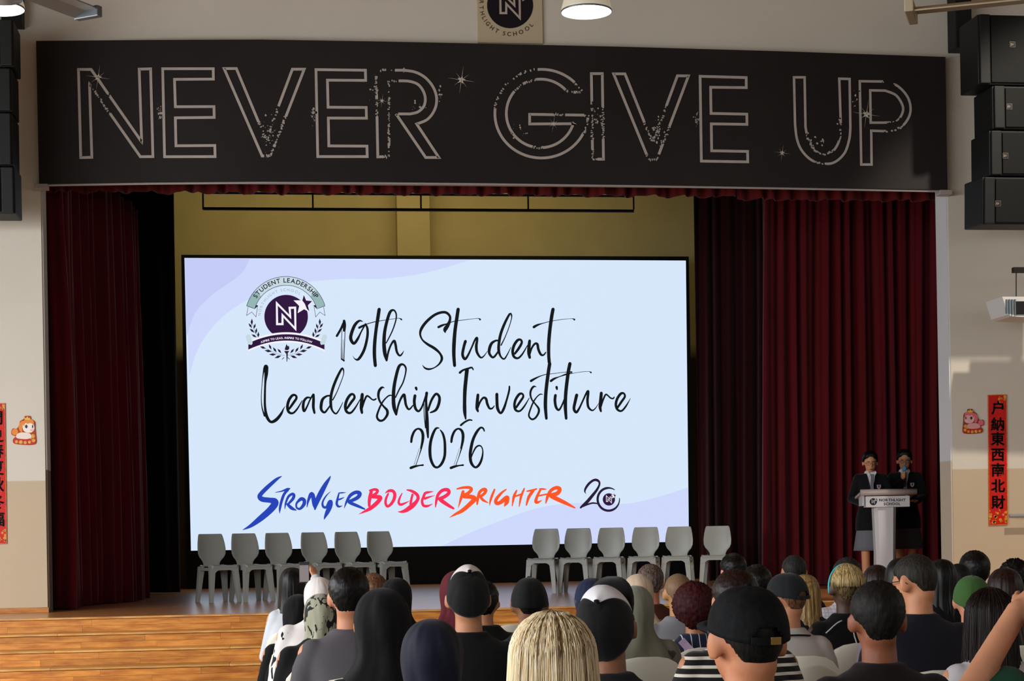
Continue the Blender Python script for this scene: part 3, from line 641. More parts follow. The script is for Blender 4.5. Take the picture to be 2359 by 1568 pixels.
# ------------------------------------------------------------------ curtains
def velvet(name, c, sheen=0.15):
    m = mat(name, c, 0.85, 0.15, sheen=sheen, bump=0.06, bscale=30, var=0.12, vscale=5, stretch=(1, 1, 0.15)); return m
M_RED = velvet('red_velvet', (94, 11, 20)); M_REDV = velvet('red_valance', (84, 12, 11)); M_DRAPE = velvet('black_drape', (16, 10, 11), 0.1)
def curtain(name, path, z0, z1, lam, amp, m, label, seed=0, group=None, nz=14, hem=0.0, gather=0.0):
    P = catmull([tuple(p) for p in path], 0.02); rs = random.Random(seed)
    d = [0.0]
    for i in range(1, len(P)): d.append(d[-1] + sqrt((P[i][0] - P[i - 1][0]) ** 2 + (P[i][1] - P[i - 1][1]) ** 2))
    Lh = d[-1]; n = max(20, int(Lh / lam * 14)); ph = [rs.random() * 6.28 for _ in range(8)]
    verts = []; faces = []
    for k in range(n + 1):
        s = Lh * k / n
        i = next((j for j in range(1, len(d)) if d[j] >= s), len(d) - 1); f = (s - d[i - 1]) / ((d[i] - d[i - 1]) or 1)
        x = P[i - 1][0] + (P[i][0] - P[i - 1][0]) * f; y = P[i - 1][1] + (P[i][1] - P[i - 1][1]) * f
        tx, ty = P[i][0] - P[i - 1][0], P[i][1] - P[i - 1][1]; l = sqrt(tx * tx + ty * ty) or 1
        for j in range(nz + 1):
            v = j / nz; z = z1 + (z0 - z1) * v
            s2 = s + 0.05 * sin(v * 2.2 + ph[5]) + 0.25 * lam * noise.noise(Vector((s * 1.3, v * 1.2, seed)))
            w_ = sin(2 * pi * s2 / lam + 1.4 * sin(2 * pi * s / (lam * 3.7) + ph[0])) + 0.45 * sin(2 * pi * s2 / (lam * 0.53) + ph[1]) + 0.7 * noise.noise(Vector((s2 * 2.1, v * .8, seed + 3)))
            a = amp * (0.75 + 0.55 * v) * w_
            zz = z
            if j == nz and hem: zz += hem * (0.5 + 0.5 * sin(2 * pi * s2 / lam * 0.5 + ph[2])) 
            verts.append((x - ty / l * a, y + tx / l * a, zz))
    for k in range(n):
        for j in range(nz):
            a = k * (nz + 1) + j; faces.append((a, a + 1, a + nz + 2, a + nz + 1))
    o = raw(name, verts, faces, m, None, True)
    sm = o.modifiers.new('thickness', 'SOLIDIFY'); sm.thickness = 0.006
    return tag(o, label, 'curtain', group)
fl = lambda px, py: (onZ(px, py, SZ).x, onZ(px, py, SZ).y)
CT = 5.75
curtain('stage_curtain', [(-5.4, 0.8), (-4.75, 0.8), fl(165, 1399), fl(215, 1393), fl(262, 1389), fl(300, 1385), fl(330, 1379)], SZ + 0.012, CT, 0.30, 0.06, M_RED, 'dark red velvet stage curtain drawn back beside the left wall scroll', 1, nz=18)
curtain('stage_curtain', [fl(1888, 1345), (3.9, 4.05), (4.6, 4.0), (5.4, 4.05), (6.3, 4.0)], SZ + 0.012, CT + 1.2, 0.19, 0.055, M_RED, 'bright red velvet stage curtain hanging behind the two presenters', 2, nz=18)
curtain('stage_curtain', [(onY(1606, 900, 7.3).x, 7.3), (onY(1680, 900, 7.2).x, 7.2), (onY(1800, 900, 7.0).x, 7.0), (onY(1950, 900, 6.8).x, 6.8), (6.6, 6.4)], SZ + 0.012, CT + 1.9, 0.2, 0.06, velvet('shaded_red_velvet', (52, 6, 11)), 'shadowed red stage curtain between the lit screen and the front curtain', 5, nz=18)  # same red cloth as the front curtain, darkened to paint in its shade
curtain('stage_drape', [(-6.4, 7.2), (-5.2, 7.0), (-4.45, 7.0), onY(404, 700, 7.0).xy[:]], SZ + 0.012, CT + 1.9, 0.3, 0.05, M_DRAPE, 'black side drape hanging left of the lit screen', 7, nz=10)
# valance in three widths under the banner
curtain('stage_valance', [(-5.2, 0.45), (0, 0.44), (2.6, 0.45)], onY(700, 448, 0.45).z, 5.9, 0.21, 0.04, M_REDV, 'short pleated red valance hanging under the banner', 9, nz=4, hem=0.022)
curtain('stage_valance', [(2.62, 0.45), (5.4, 0.45)], onY(1900, 463, 0.45).z, 5.9, 0.2, 0.035, M_REDV, 'lower pleated red valance at the end over the presenters', 12, nz=4, hem=0.02)

# hanging batten frame above the screen
YF = 6.0; M_PIPE = mat('black_pipe', (16, 15, 14), 0.6, 0.3)
BT = tag(empty('lighting_batten', onY(470, 482, YF)), 'thin black hanging pipe frame above the lit screen', 'pipe frame'); hb = hookp(BT)
hb(obj('rail', ntube([onY(468, 480.5, YF), onY(1460, 486, YF)], 0.022, 8), M_PIPE), BT); hb(obj('rail', ntube([onY(468, 444, YF), onY(1460, 452, YF)], 0.016, 8), M_PIPE), BT)
for x in (468, 721, 970, 1217, 1460):
    p = onY(x, 482.5, YF); hb(obj('hanger', ntube([p, (p.x, p.y, 8.6)], 0.012, 6), M_PIPE), BT)

# ------------------------------------------------------------------ line-array loudspeakers
M_SPK = mat('speaker_black', (20, 22, 22), 0.6, 0.3, bump=0.05, bscale=200); M_GRL = mat('speaker_grille', (10, 11, 11), 0.7, 0.25, bump=0.2, bscale=260); M_BADGE = mat('speaker_badge', (150, 135, 122), 0.4, 0.5)
def speaker(px0, py0, px1, py1, Yp, tilt, label, side, badge=None, top=False):
    # one cabinet: front face toward the hall, outer upright edge px0..px1
    a = onY(px0, py0, Yp); b = onY(px1, py1, Yp); zt, zb = a.z, b.z; zc = (zt + zb) / 2; h = zt - zb - 0.01
    W_, D_ = 1.0, 0.5
    xe = a.x; xc = xe + side * W_ / 2
    root = tag(empty('line_array_speaker', (xc, Yp, zc)), label, 'loudspeaker', 'line array cabinets')
    root.rotation_euler = (tilt, 0, 0)
    bm = bmesh.new(); box(bm, -W_ / 2, W_ / 2, 0.0, D_, -h / 2, h / 2, bev=0.012); obj('cabinet', bm, M_SPK, root)
    obj('grille', nbox(-W_ * .36, W_ * .36, -0.02, 0.004, -h / 2 + 0.02, h / 2 - 0.02, bev=0.004), M_GRL, root)
    for s in (-1, 1): obj('waveguide_flare', nbox(s * W_ * .43 - 0.055, s * W_ * .43 + 0.055, -0.035, 0.004, -h / 2 + .004, h / 2 - .004, bev=0.01), M_SPK, root)
    if top:
        for s in (-1, 1): obj('rigging_rod', ntube([(s * .3, .25, h / 2 - .01), (s * .3, .25, 8.8 - zc)], .014, 8), M_PIPE, root)
    if badge:
        p = onY(badge[0], badge[1], Yp - 0.03) - Vector((xc, Yp, zc))
        f_ = obj('badge', nbox(p.x - .03, p.x + .03, -0.026, -0.02, p.z - .03, p.z + .03), mat('badge_edge', (92, 82, 76), .5, .3), root)
        obj('badge_face', nbox(p.x - .024, p.x + .024, -0.028, -0.025, p.z - .024, p.z + .024), M_SPK, f_)
        t2 = text_geo('EV', 0.02); raw('badge_letters', [(p.x - .02 + v[0] * .03, -0.0285, p.z - .012 + v[1] * .032) for v in t2[0]], t2[1], M_BADGE, f_)
    return root
YSP = -1.25
pr = [(2251, 32, 2250, 195, 0.0, (2333, 102)), (2285, 197, 2285, 298, 0.0, (2326, 245)), (2278, 300, 2272, 405, .02, (2317, 358)), (2262, 407, 2254, 517, .05, (2300, 468))]
nm = ['top', 'second', 'third', 'lowest']
for k, (a, b, c, d, ti, bd) in enumerate(pr):
    speaker(a, b, c, d, YSP, ti, 'black line array cabinet, %s in the column beside the red scroll wall on the right' % nm[k], 1, bd)
for k, (a, b, c, d, ti) in enumerate([(31, 45, 30, 155, 0), (27, 157, 26, 258, 0), (28, 260, 28, 382, -.0), (34, 384, 33, 493, .03)]):
    speaker(a, b, c, d, YSP, ti, 'black line array cabinet, %s in the column beside the white wall with the orange pony' % nm[k], -1)
def bracket(px0, py0, px1, py1, Yp, label):
    a, b = onY(px0, py0, Yp), onY(px1, py1, Yp); t = tag(empty('speaker_bracket', (a.x, Yp, b.z)), label, 'bracket'); h = hookp(t)
    h(obj('back_box', nbox(min(a.x, b.x), max(a.x, b.x), Yp, -0.0, b.z, a.z + .3, bev=.01), M_SPK), t)
    h(obj('arm', nbox((a.x + b.x) / 2 - .05, (a.x + b.x) / 2 + .05, -1.1, Yp, a.z + .12, a.z + .24), M_SPK), t)
bracket(2201, 20, 2240, 110, -0.25, 'black bracket box bolted to the wall behind the right loudspeaker column'); bracket(2, 5, 50, 53, -0.25, 'black bracket box bolted to the wall behind the left loudspeaker column')

# ------------------------------------------------------------------ pendant lamps and ceiling fans
M_SHADE = mat('lamp_shade_ribbed', (206, 198, 178), 0.35, 0.4, coat=.2); M_SHADE.node_tree.nodes['Principled BSDF'].inputs['Emission Color'].default_value = (1, .88, .66, 1); M_SHADE.node_tree.nodes['Principled BSDF'].inputs['Emission Strength'].default_value = .22; M_BULB = glow('lamp_disc', (255, 252, 244), 6.0); M_RIM = mat('lamp_rim', (120, 124, 130), .35, .5, metal=.6)
def pendant(px, py, D, label):
    c = atD(px, py, D); r = 0.205
    t = tag(empty('pendant_lamp', c), label, 'lamp', None)
    bm = bmesh.new(); lathe(bm, [(r, 0.0), (r * 1.01, 0.02), (r * .90, .10), (r * .72, .24), (r * .5, .34), (r * .22, .40), (.03, .42)], 40); obj('shade', bm, M_SHADE, t, True)
    bm = bmesh.new(); lathe(bm, [(r * .992, -.004), (r * 1.012, 0.0), (r * 1.012, .008), (r * .992, .012)], 40); obj('rim', bm, M_RIM, t, True)
    bm = bmesh.new(); lathe(bm, [(.001, -.02), (r * .6, -.017), (r * .985, -.006), (r * .99, .006)], 40); obj('diffuser', bm, M_BULB, t, True)
    obj('cord', ntube([(0, 0, .42), (0, 0, 8.79 - c.z)], .008, 6), M_PIPE, t)
    l = bpy.data.lights.new('lamp_light', 'SPOT'); l.energy = 60; l.color = (1, .95, .85); l.shadow_soft_size = .18; l.spot_size = 1.9; l.spot_blend = .6
    lo = bpy.data.objects.new('lamp_light', l); COL.objects.link(lo); lo.parent = t; lo.location = (0, 0, -.05)
pendant(1351, 27, 15.0, 'round pendant lamp glowing beside the logo board'); pendant(-3, 20, 15.0, 'round pendant lamp glowing near the left loudspeakers')
M_BLADE = mat('fan_blade_grey', (150, 148, 150), .4, .5); M_BLADE2 = mat('fan_blade_beige', (178, 160, 132), .5, .4); M_HUB = mat('fan_hub', (160, 158, 156), .4, .4)
def fan_place(c, a_first, length, m, label, wd=.16, n=4):
    t = tag(empty('ceiling_fan', c), label, 'fan')
    bm = bmesh.new(); lathe(bm, [(.02, -.12), (.12, -.11), (.15, -.04), (.13, .06), (.04, .1)], 24); obj('motor', bm, M_HUB, t, True)
    obj('downrod', ntube([(0, 0, .08), (0, 0, 8.79 - c.z)], .02, 8), M_HUB, t)
    for k in range(n):
        a = a_first + 2 * pi * k / n; bm = bmesh.new(); secs = []
        for u in (0.12, .3, .6, .9, 1.0):
            x = u * length; w0 = wd * (0.8 if u < .2 else 1.0 if u < .95 else .92); tw = .2
            secs.append([(x, -w0 / 2, w0 / 2 * tw + .004), (x, 0, .026), (x, w0 / 2, -w0 / 2 * tw + .004), (x, w0 / 2, -w0 / 2 * tw - .004), (x, 0, .012), (x, -w0 / 2, w0 / 2 * tw - .004)])
        loft(bm, [[Matrix.Rotation(a, 3, 'Z') @ Vector(p) for p in s_] for s_ in secs]); bl = obj('blade', bm, m, t)
        tip = nbox(length - .012, length + .035, -wd * .52, wd * .52, -.03, .035, bev=.006); bmesh.ops.transform(tip, matrix=Matrix.Rotation(a, 4, 'Z'), verts=tip.verts[:]); obj('tip_cap', tip, M_RIM if m == M_BLADE else m, bl)
# left fan: blade tip about (228,40); right fan: blade tip about (2093,22)
def fan_at(tip, hub, m, label, wd):
    c = CAM + (hub - CAM); v = tip - hub; t0 = hub
    d_ = (hub - CAM).dot(FWD); u = (hub - CAM)
    fan_place(hub, atan2(v.y, v.x), sqrt(v.x ** 2 + v.y ** 2), m, label, wd)
tp = atD(200, 30, 11.0); fan_at(tp, tp - RIGHT * .33 - FWD * .67, M_BLADE, 'grey ceiling fan whose blade tip shows left above the banner', .17)
tp = atD(2104, 28, 9.6); fan_at(tp, tp + RIGHT * .74 - FWD * .23, M_BLADE2, 'beige ceiling fan whose wide blade crosses in front of the right loudspeakers', .26)

# ------------------------------------------------------------------ things on the front wall
M_REDP = mat('couplet_red_paper', (206, 22, 18), .55, .3, var=.1, vscale=20); M_GOLD = mat('couplet_gold_print', (212, 146, 44), .45, .4, var=.35, vscale=40); M_CALL = mat('couplet_black_ink', (22, 14, 12), .6, .2); M_EDGE = mat('couplet_gold_edge', (190, 120, 60), .5, .3)
def couplet(pl, chars, cy, size, label):
    # pl: TL, TR, BR, BL pixels
    P = [onY(*p, -0.012) for p in pl]; t = tag(empty('spring_couplet', P[3]), label, 'wall scroll'); h = hookp(t); bm = bmesh.new()
    fr = [bm.verts.new(p) for p in P]; bk = [bm.verts.new(p + Vector((0, .008, 0))) for p in P]
    bm.faces.new(fr); bm.faces.new(bk[::-1])
    for i in range(4): bm.faces.new((fr[i], bk[i], bk[(i + 1) % 4], fr[(i + 1) % 4]))
    h(obj('paper', bm, M_REDP), t)
    def L(u, v): return (pl[0][0] * (1 - u) * (1 - v) + pl[1][0] * u * (1 - v) + pl[2][0] * u * v + pl[3][0] * (1 - u) * v, pl[0][1] * (1 - u) * (1 - v) + pl[1][1] * u * (1 - v) + pl[2][1] * u * v + pl[3][1] * (1 - u) * v)
    k = Ink(-.0135); rs = random.Random(5)
    for i in range(26):
        u, v, r = rs.random() * .9 + .05, .885 + rs.random() * .1, 1.2 + rs.random() * 3.0; c = L(u, v); k.disc((c[0], c[1]), r, 10)
    for i in range(12):
        u, v, r = .55 + rs.random() * .4, .015 + rs.random() * .06, 1 + rs.random() * 2.4; c = L(u, v); k.disc((c[0], c[1]), r, 10)
    for i in range(60):
        c = L(.08 + .84 * rs.random(), .1 + .76 * rs.random()); k.disc(c, .55, 6)
    k.line([L(.02, .003), L(.98, .003), L(.98, .997), L(.02, .997)], .9, True)
    h(k.build('gold_print', M_GOLD), t)
    k = Ink(-.015)
    for ch, y in zip(chars, cy): [k.glyphs(ch, L(.5, y)[0] + ox, L(.5, y)[1] + oy + size * .38, size * 1.04, bold=.012) for ox, oy in ((-.55, 0), (.55, .1), (0, -.55), (0, .55))]
    h(k.build('calligraphy', M_CALL), t)
cyv = [.103, .227, .34, .46, .578, .70, .825]
couplet([(2276, 909), (2319, 908), (2322, 1208), (2278, 1210)], '户納東西南北財', cyv, 31, 'red paper scroll with black Chinese calligraphy on the right wall')
couplet([(-32, 929), (12, 928), (16, 1252), (-28, 1253)], '門迎春夏秋冬福', cyv, 33, 'red paper scroll with black Chinese calligraphy on the left wall')
def pony(x0, y0, s, flip, hue, label):
    # 100-unit drawing, origin top left of the cut-out
    g = lambda x, y: (x0 + ((58 - x) if flip else x) * s, y0 + y * s)
    C = {'o': ((236, 140, 52), (186, 70, 36)), 'p': ((226, 110, 120), (150, 70, 60))}[hue]
    t = tag(empty('pony_cutout', onY(*g(29, 66), -.01)), label, 'wall decoration'); h = hookp(t)
    def part(name, pts, Y, c, sm=True):
        k = Ink(Y); k.poly([g(*p[:2]) for p in (catmull(pts, 3, True) if sm else pts)]); h(k.build(name, mat('pony_%s_%s' % (name, hue), c, .5, .3)), t)
    sil = [(2, 36), (6, 29), (14, 30), (20, 22), (22, 13), (31, 7), (33, 1), (46, 1), (47, 8), (56, 14), (57, 30), (58, 42), (59, 62), (50, 67), (30, 67), (8, 64), (6, 54), (12, 48), (3, 44)]
    P = [onY(*g(*p), -.012) for p in catmull(sil, 3, True)]; bm = bmesh.new(); a = [bm.verts.new(p) for p in P]; b = [bm.verts.new(p + Vector((0, .01, 0))) for p in P]
    bm.faces.new(a); bm.faces.new(b[::-1])
    for i in range(len(a)): bm.faces.new((a[i], b[i], b[(i + 1) % len(a)], a[(i + 1) % len(a)]))
    h(obj('card', bm, mat('pony_card_' + hue, C[1], .6, .2)), t)
    part('red_cloth', [(8, 53), (20, 50), (40, 54), (57, 50), (58, 62), (50, 66), (30, 66), (10, 62)], -.0135, (196, 36, 26))
    k = Ink(-.0145)
    for x, y, r in ((14, 60, 3.6), (24, 61, 4.4), (34, 62, 3.8), (44, 61, 3.6), (53, 57, 4.2), (52, 47, 4.6), (47, 51, 3)): k.disc(g(x, y), r * s, 12)
    h(k.build('gold_heap', mat('pony_gold_heap', (218, 164, 58), .45, .4, var=.3, vscale=60)), t)
    part('body', [(14, 44), (22, 39), (36, 39), (46, 42), (48, 50), (38, 54), (20, 53), (13, 50)], -.0155, (244, 226, 214) if hue == 'o' else (228, 164, 164)); part('tail', [(3, 37), (8, 30), (15, 31), (18, 38), (14, 44), (6, 44)], -.0155, C[0])
    part('back_mane', [(22, 36), (19, 26), (22, 16), (29, 12), (29, 22), (27, 30), (28, 38)], -.0160, C[0])
    part('head', [(28, 25), (31, 16), (40, 12), (50, 14), (54, 22), (55, 31), (50, 38), (38, 39), (30, 34)], -.0165, (248, 238, 228) if hue == 'o' else (234, 178, 178)); part('fringe', [(29, 20), (30, 12), (38, 8), (48, 8), (54, 14), (53, 20), (46, 17), (40, 19), (34, 17), (31, 24)], -.0175, C[0])
    part('crown', [(33, 9), (31, 3), (36, 6), (39, 1), (42, 6), (46, 4), (45, 10)], -.0185, (232, 192, 76), False)
    for ex, ew in ((36.5, 3.2), (51, 1.6)): part('eye', [(ex - ew, 25), (ex, 20.5), (ex + ew, 25), (ex, 29.5)], -.0185, (46, 46, 50))
    part('muzzle', [(44, 33), (50, 30), (55, 33), (50, 37)], -.0180, (244, 190, 184))
pony(24, 957, 1.0, False, 'o', 'orange maned cartoon pony cut-out stuck on the left wall'); pony(2219, 941, .86, True, 'p', 'pink maned cartoon pony cut-out stuck on the right wall')
# grey rail and ventilation unit at the right edge
c = onY(2325, 1188, -.12); RL = tag(empty('wall_rail', (c.x, -.12, c.z)), 'short grey metal rail on the wall beside the right scroll', 'rail'); h = hookp(RL)
h(obj('bar', ntube([c, c + Vector((1.6, 0, 0))], .022, 12), mat('rail_grey', (166, 170, 176), .35, .5, metal=.4)), RL); h(obj('wall_mount', ntube([c + Vector((.5, 0, 0)), c + Vector((.5, .12, 0))], .015, 8), M_RIM), RL)
YV = -1.1; a, b = onY(2309, 683, YV), onY(2312, 733, YV); VT = tag(empty('ventilation_unit', (a.x, YV, b.z)), 'white ceiling-hung ventilation unit with dark grille by the right wall', 'air unit'); h = hookp(VT)
M_VW = mat('unit_white', (214, 212, 208), .45, .4); M_VD = mat('unit_dark_grille', (22, 22, 24), .6, .3)
bm = bmesh.new(); prism(bm, [(a.x, a.z), (a.x + 1.2, a.z), (a.x + 1.2, b.z - .03), (a.x + .10, b.z + .02), (a.x + .06, b.z + .04)], YV, YV + .45); h(obj('casing', bm, M_VW), VT)
h(obj('grille', nbox(a.x + .13, a.x + 1.15, YV - .012, YV + .01, b.z + .04, a.z - .05), M_VD), VT)
for k in range(4): h(obj('louvre', nbox(a.x + .035 + k * .03, a.x + .05 + k * .03, YV - .02, YV + .01, b.z + .05 - k * .005, a.z - .03), mat('unit_louvre', (96, 108, 118), .5, .4)), VT)
h(obj('hanger_wire', ntube([onY(2341, 682, YV + .2), onY(2341, 628, YV + .2)], .006, 6), M_PIPE), VT); h(obj('ceiling_arm', nbox(onY(2333, 620, YV + .2).x, a.x + 1.3, YV + .17, YV + .23, onY(2333, 628, YV + .2).z, onY(2333, 616, YV + .2).z), M_PIPE), VT); h(obj('drop_rod', ntube([(a.x + 1.2, YV + .2, onY(2333, 620, YV).z), (a.x + 1.2, YV + .2, 8.8)], .012, 6), M_PIPE), VT)
# ------------------------------------------------------------------ chairs
def sheet(rows, nx, th):                   # rows: (z, halfwidth, y, bow) -> thin curved panel
    bm = bmesh.new(); F_, B_ = [], []
    for z, wv, y, bow in rows:
        f = []; b = []
        for k in range(nx + 1):
            u = -1 + 2 * k / nx; yy = y + bow * u * u
            f.append(bm.verts.new((u * wv, yy + th / 2, z))); b.append(bm.verts.new((u * wv, yy - th / 2, z)))
        F_.append(f); B_.append(b)
    n = len(rows)
    for i in range(n - 1):
        for k in range(nx):
            bm.faces.new((F_[i][k], F_[i][k + 1], F_[i + 1][k + 1], F_[i + 1][k])); bm.faces.new((B_[i][k + 1], B_[i][k], B_[i + 1][k], B_[i + 1][k + 1]))
        bm.faces.new((F_[i][0], F_[i + 1][0], B_[i + 1][0], B_[i][0])); bm.faces.new((F_[i + 1][nx], F_[i][nx], B_[i][nx], B_[i + 1][nx]))
    for k in range(nx):
        bm.faces.new((F_[0][k + 1], F_[0][k], B_[0][k], B_[0][k + 1])); bm.faces.new((F_[n - 1][k], F_[n - 1][k + 1], B_[n - 1][k + 1], B_[n - 1][k]))
    return bm
def make_chair(name, m, rows, seat=0.44, hw=0.205):
    root = empty(name); s = seat
    bm = bmesh.new(); rs_ = []
    for y, dz, w_ in ((-.20, .0, .8), (-.15, -.006, .95), (0, -.014, 1), (.12, -.006, 1), (.18, .004, .97), (.21, -.004, .9), (.215, -.02, .86)):
        rs_.append([(-hw * w_, y, s + dz - .002), (-hw * w_ * .6, y, s + dz - .01), (0, y, s + dz - .012), (hw * w_ * .6, y, s + dz - .01), (hw * w_, y, s + dz - .002), (hw * w_, y, s - .035), (-hw * w_, y, s - .035)])
    loft(bm, rs_); o = obj('seat', bm, m, root)
    bm = bmesh.new()
    for yy in (.195, -.185):
        prism(bm, [(-hw, s - .02), (-hw, s - .11), (-hw + .05, s - .10), (-hw + .075, s - .075), (-hw + .10, s - .065), (hw - .10, s - .065), (hw - .075, s - .075), (hw - .05, s - .10), (hw, s - .11), (hw, s - .02)], yy - .012, yy + .012)
    for xx in (-hw + .012, hw - .012): box(bm, xx - .012, xx + .012, -.18, .19, s - .07, s - .02)
    obj('apron', bm, m, root)
    for sx in (-1, 1):
        for sy in (-1, 1):
            bm = bmesh.new(); R_ = []
            for f, z in ((0, s - .03), (.35, s - .17), (1, 0.0)):
                cx, cy = sx * (hw - .03 + .035 * f), sy * (.165 + .045 * f) ; a, b = .034 - .012 * f, .030 - .010 * f
                R_.append([(cx - a, cy - b, z), (cx + a, cy - b, z), (cx + a, cy + b, z), (cx - a, cy + b, z)])
            loft(bm, R_); obj('leg', bm, m, root)
    o = obj('backrest', sheet(rows, 10, .014), m, root, True); bv = o.modifiers.new('soften', 'BEVEL'); bv.width = .003; bv.segments = 2
    return root
M_GREYP = mat('grey_chair_plastic', (150, 151, 145), .38, .45)
M_IVORY = mat('ivory_chair_plastic', (226, 220, 204), .35, .45)
rowsA = [(.415, .105, -.195, .0), (.46, .112, -.20, .004), (.49, .13, -.202, .012), (.53, .168, -.206, .025), (.57, .186, -.21, .032), (.63, .19, -.217, .034), (.70, .182, -.226, .03), (.76, .17, -.235, .024), (.793, .16, -.240, .02), (.803, .15, -.241, .018)]
rowsA = [(a, b * .93, c, d) for a, b, c, d in rowsA]
stage_chair = make_chair('stage_chair', M_GREYP, rowsA, .44, .172)
tops = [(483, 1230), (560, 1229), (637, 1228), (719, 1226), (796, 1224), (870, 1221)]
lab = 'grey plastic chair in the %s stage row, %s'
posL = ['end chair by the drawn curtain', 'second from the drawn curtain', 'third from the drawn curtain', 'fourth from the drawn curtain', 'fifth from the drawn curtain', 'inner end chair at mid-stage']
used = False
def place_chair(src, x, y, z, rz, label, group):
    global used
    c = copy_tree(src); c.location = (x, y, z); c.rotation_euler = (0, 0, rz); tag(c, label, 'chair', group); return c
for k, (px, py) in enumerate(tops):
    D = 21.9 + .12 * k; p = atD(px, py, D); rz = R(180 + 24)
    # the backrest sits .24 behind the chair's middle
    x = p.x + .235 * sin(R(24)) * 1.0; y = p.y - .235 * cos(R(24))
    place_chair(stage_chair, x, y, SZ, rz, lab % ('left', posL[k]), 'grey chairs on the stage')
topsR = [(1259, 1214), (1333, 1214), (1409, 1213.5), (1488, 1212.5), (1565, 1211), (1653, 1209)]
posR = ['inner end chair at mid-stage', 'second from mid-stage', 'third from mid-stage', 'fourth from mid-stage', 'fifth from mid-stage', 'end chair against the red curtain']
for k, (px, py) in enumerate(topsR):
    p = atD(px, py, 23.3 + .05 * k); rz = R(180 - 20)
    x = p.x - .235 * sin(R(20)); y = p.y - .235 * cos(R(20))
    place_chair(stage_chair, x, y, SZ, rz, lab % ('right', posR[k]), 'grey chairs on the stage')
for ch in list(stage_chair.children): bpy.data.objects.remove(ch)
bpy.data.objects.remove(stage_chair)
rowsB = [(.43, .13, -.19, .0), (.50, .17, -.20, .01), (.60, .205, -.21, .035), (.70, .215, -.222, .045), (.80, .208, -.235, .045), (.86, .19, -.243, .042), (.90, .155, -.248, .035), (.922, .11, -.250, .02), (.932, .05, -.251, .005)]
aud_chair = make_chair('audience_chair', M_IVORY, [(a, b * .93, c, d) for a, b, c, d in rowsB], .45, .192)

# ------------------------------------------------------------------ people
def remesh(o, voxel, smooth=4, fac=.5):
    a = o.modifiers.new('join', 'REMESH'); a.mode = 'VOXEL'; a.voxel_size = voxel; a.use_smooth_shade = True
    if smooth: b = o.modifiers.new('smooth', 'SMOOTH'); b.iterations = smooth; b.factor = fac
    return o
SKIN = {}
def skin(c):
    if c not in SKIN:
        m = mat('skin_%d_%d_%d' % c, c, .5, .35, var=.07, vscale=14, bump=.04, bscale=120); b = m.node_tree.nodes['Principled BSDF']
        b.inputs['Subsurface Weight'].default_value = .12; b.inputs['Subsurface Radius'].default_value = (.02, .008, .004); SKIN[c] = m
    return SKIN[c]
FAIR, TAN, BROWN, DARK = (206, 150, 116), (186, 126, 90), (140, 92, 64), (74, 48, 36)
def hairmat(name, c, c2=None, rough=.42, bs=.5):
    if name in MATS: return MATS[name]
    m = mat(name, c, rough, .22); nt = m.node_tree; b = nt.nodes['Principled BSDF']
    tc = nt.nodes.new('ShaderNodeTexCoord'); mp = nt.nodes.new('ShaderNodeMapping'); mp.inputs['Scale'].default_value = (90, 90, 5); nt.links.new(tc.outputs['Object'], mp.inputs[0])
    n = nt.nodes.new('ShaderNodeTexNoise'); n.inputs['Scale'].default_value = 1.6; n.inputs['Detail'].default_value = 4; nt.links.new(mp.outputs[0], n.inputs['Vector'])
    r = nt.nodes.new('ShaderNodeValToRGB'); nt.links.new(n.outputs[0], r.inputs[0]); L0, L1_ = lin(c), lin(c2 or tuple(min(255, int(x * 1.7 + 8)) for x in c))
    r.color_ramp.elements[0].position = .38; r.color_ramp.elements[1].position = .64; r.color_ramp.elements[0].color = (*L0, 1); r.color_ramp.elements[1].color = (*L1_, 1)
    nt.links.new(r.outputs[0], b.inputs['Base Color'])
    bp = nt.nodes.new('ShaderNodeBump'); bp.inputs['Strength'].default_value = bs; bp.inputs['Distance'].default_value = .004; nt.links.new(n.outputs[0], bp.inputs['Height']); nt.links.new(bp.outputs[0], b.inputs['Normal'])
    return m
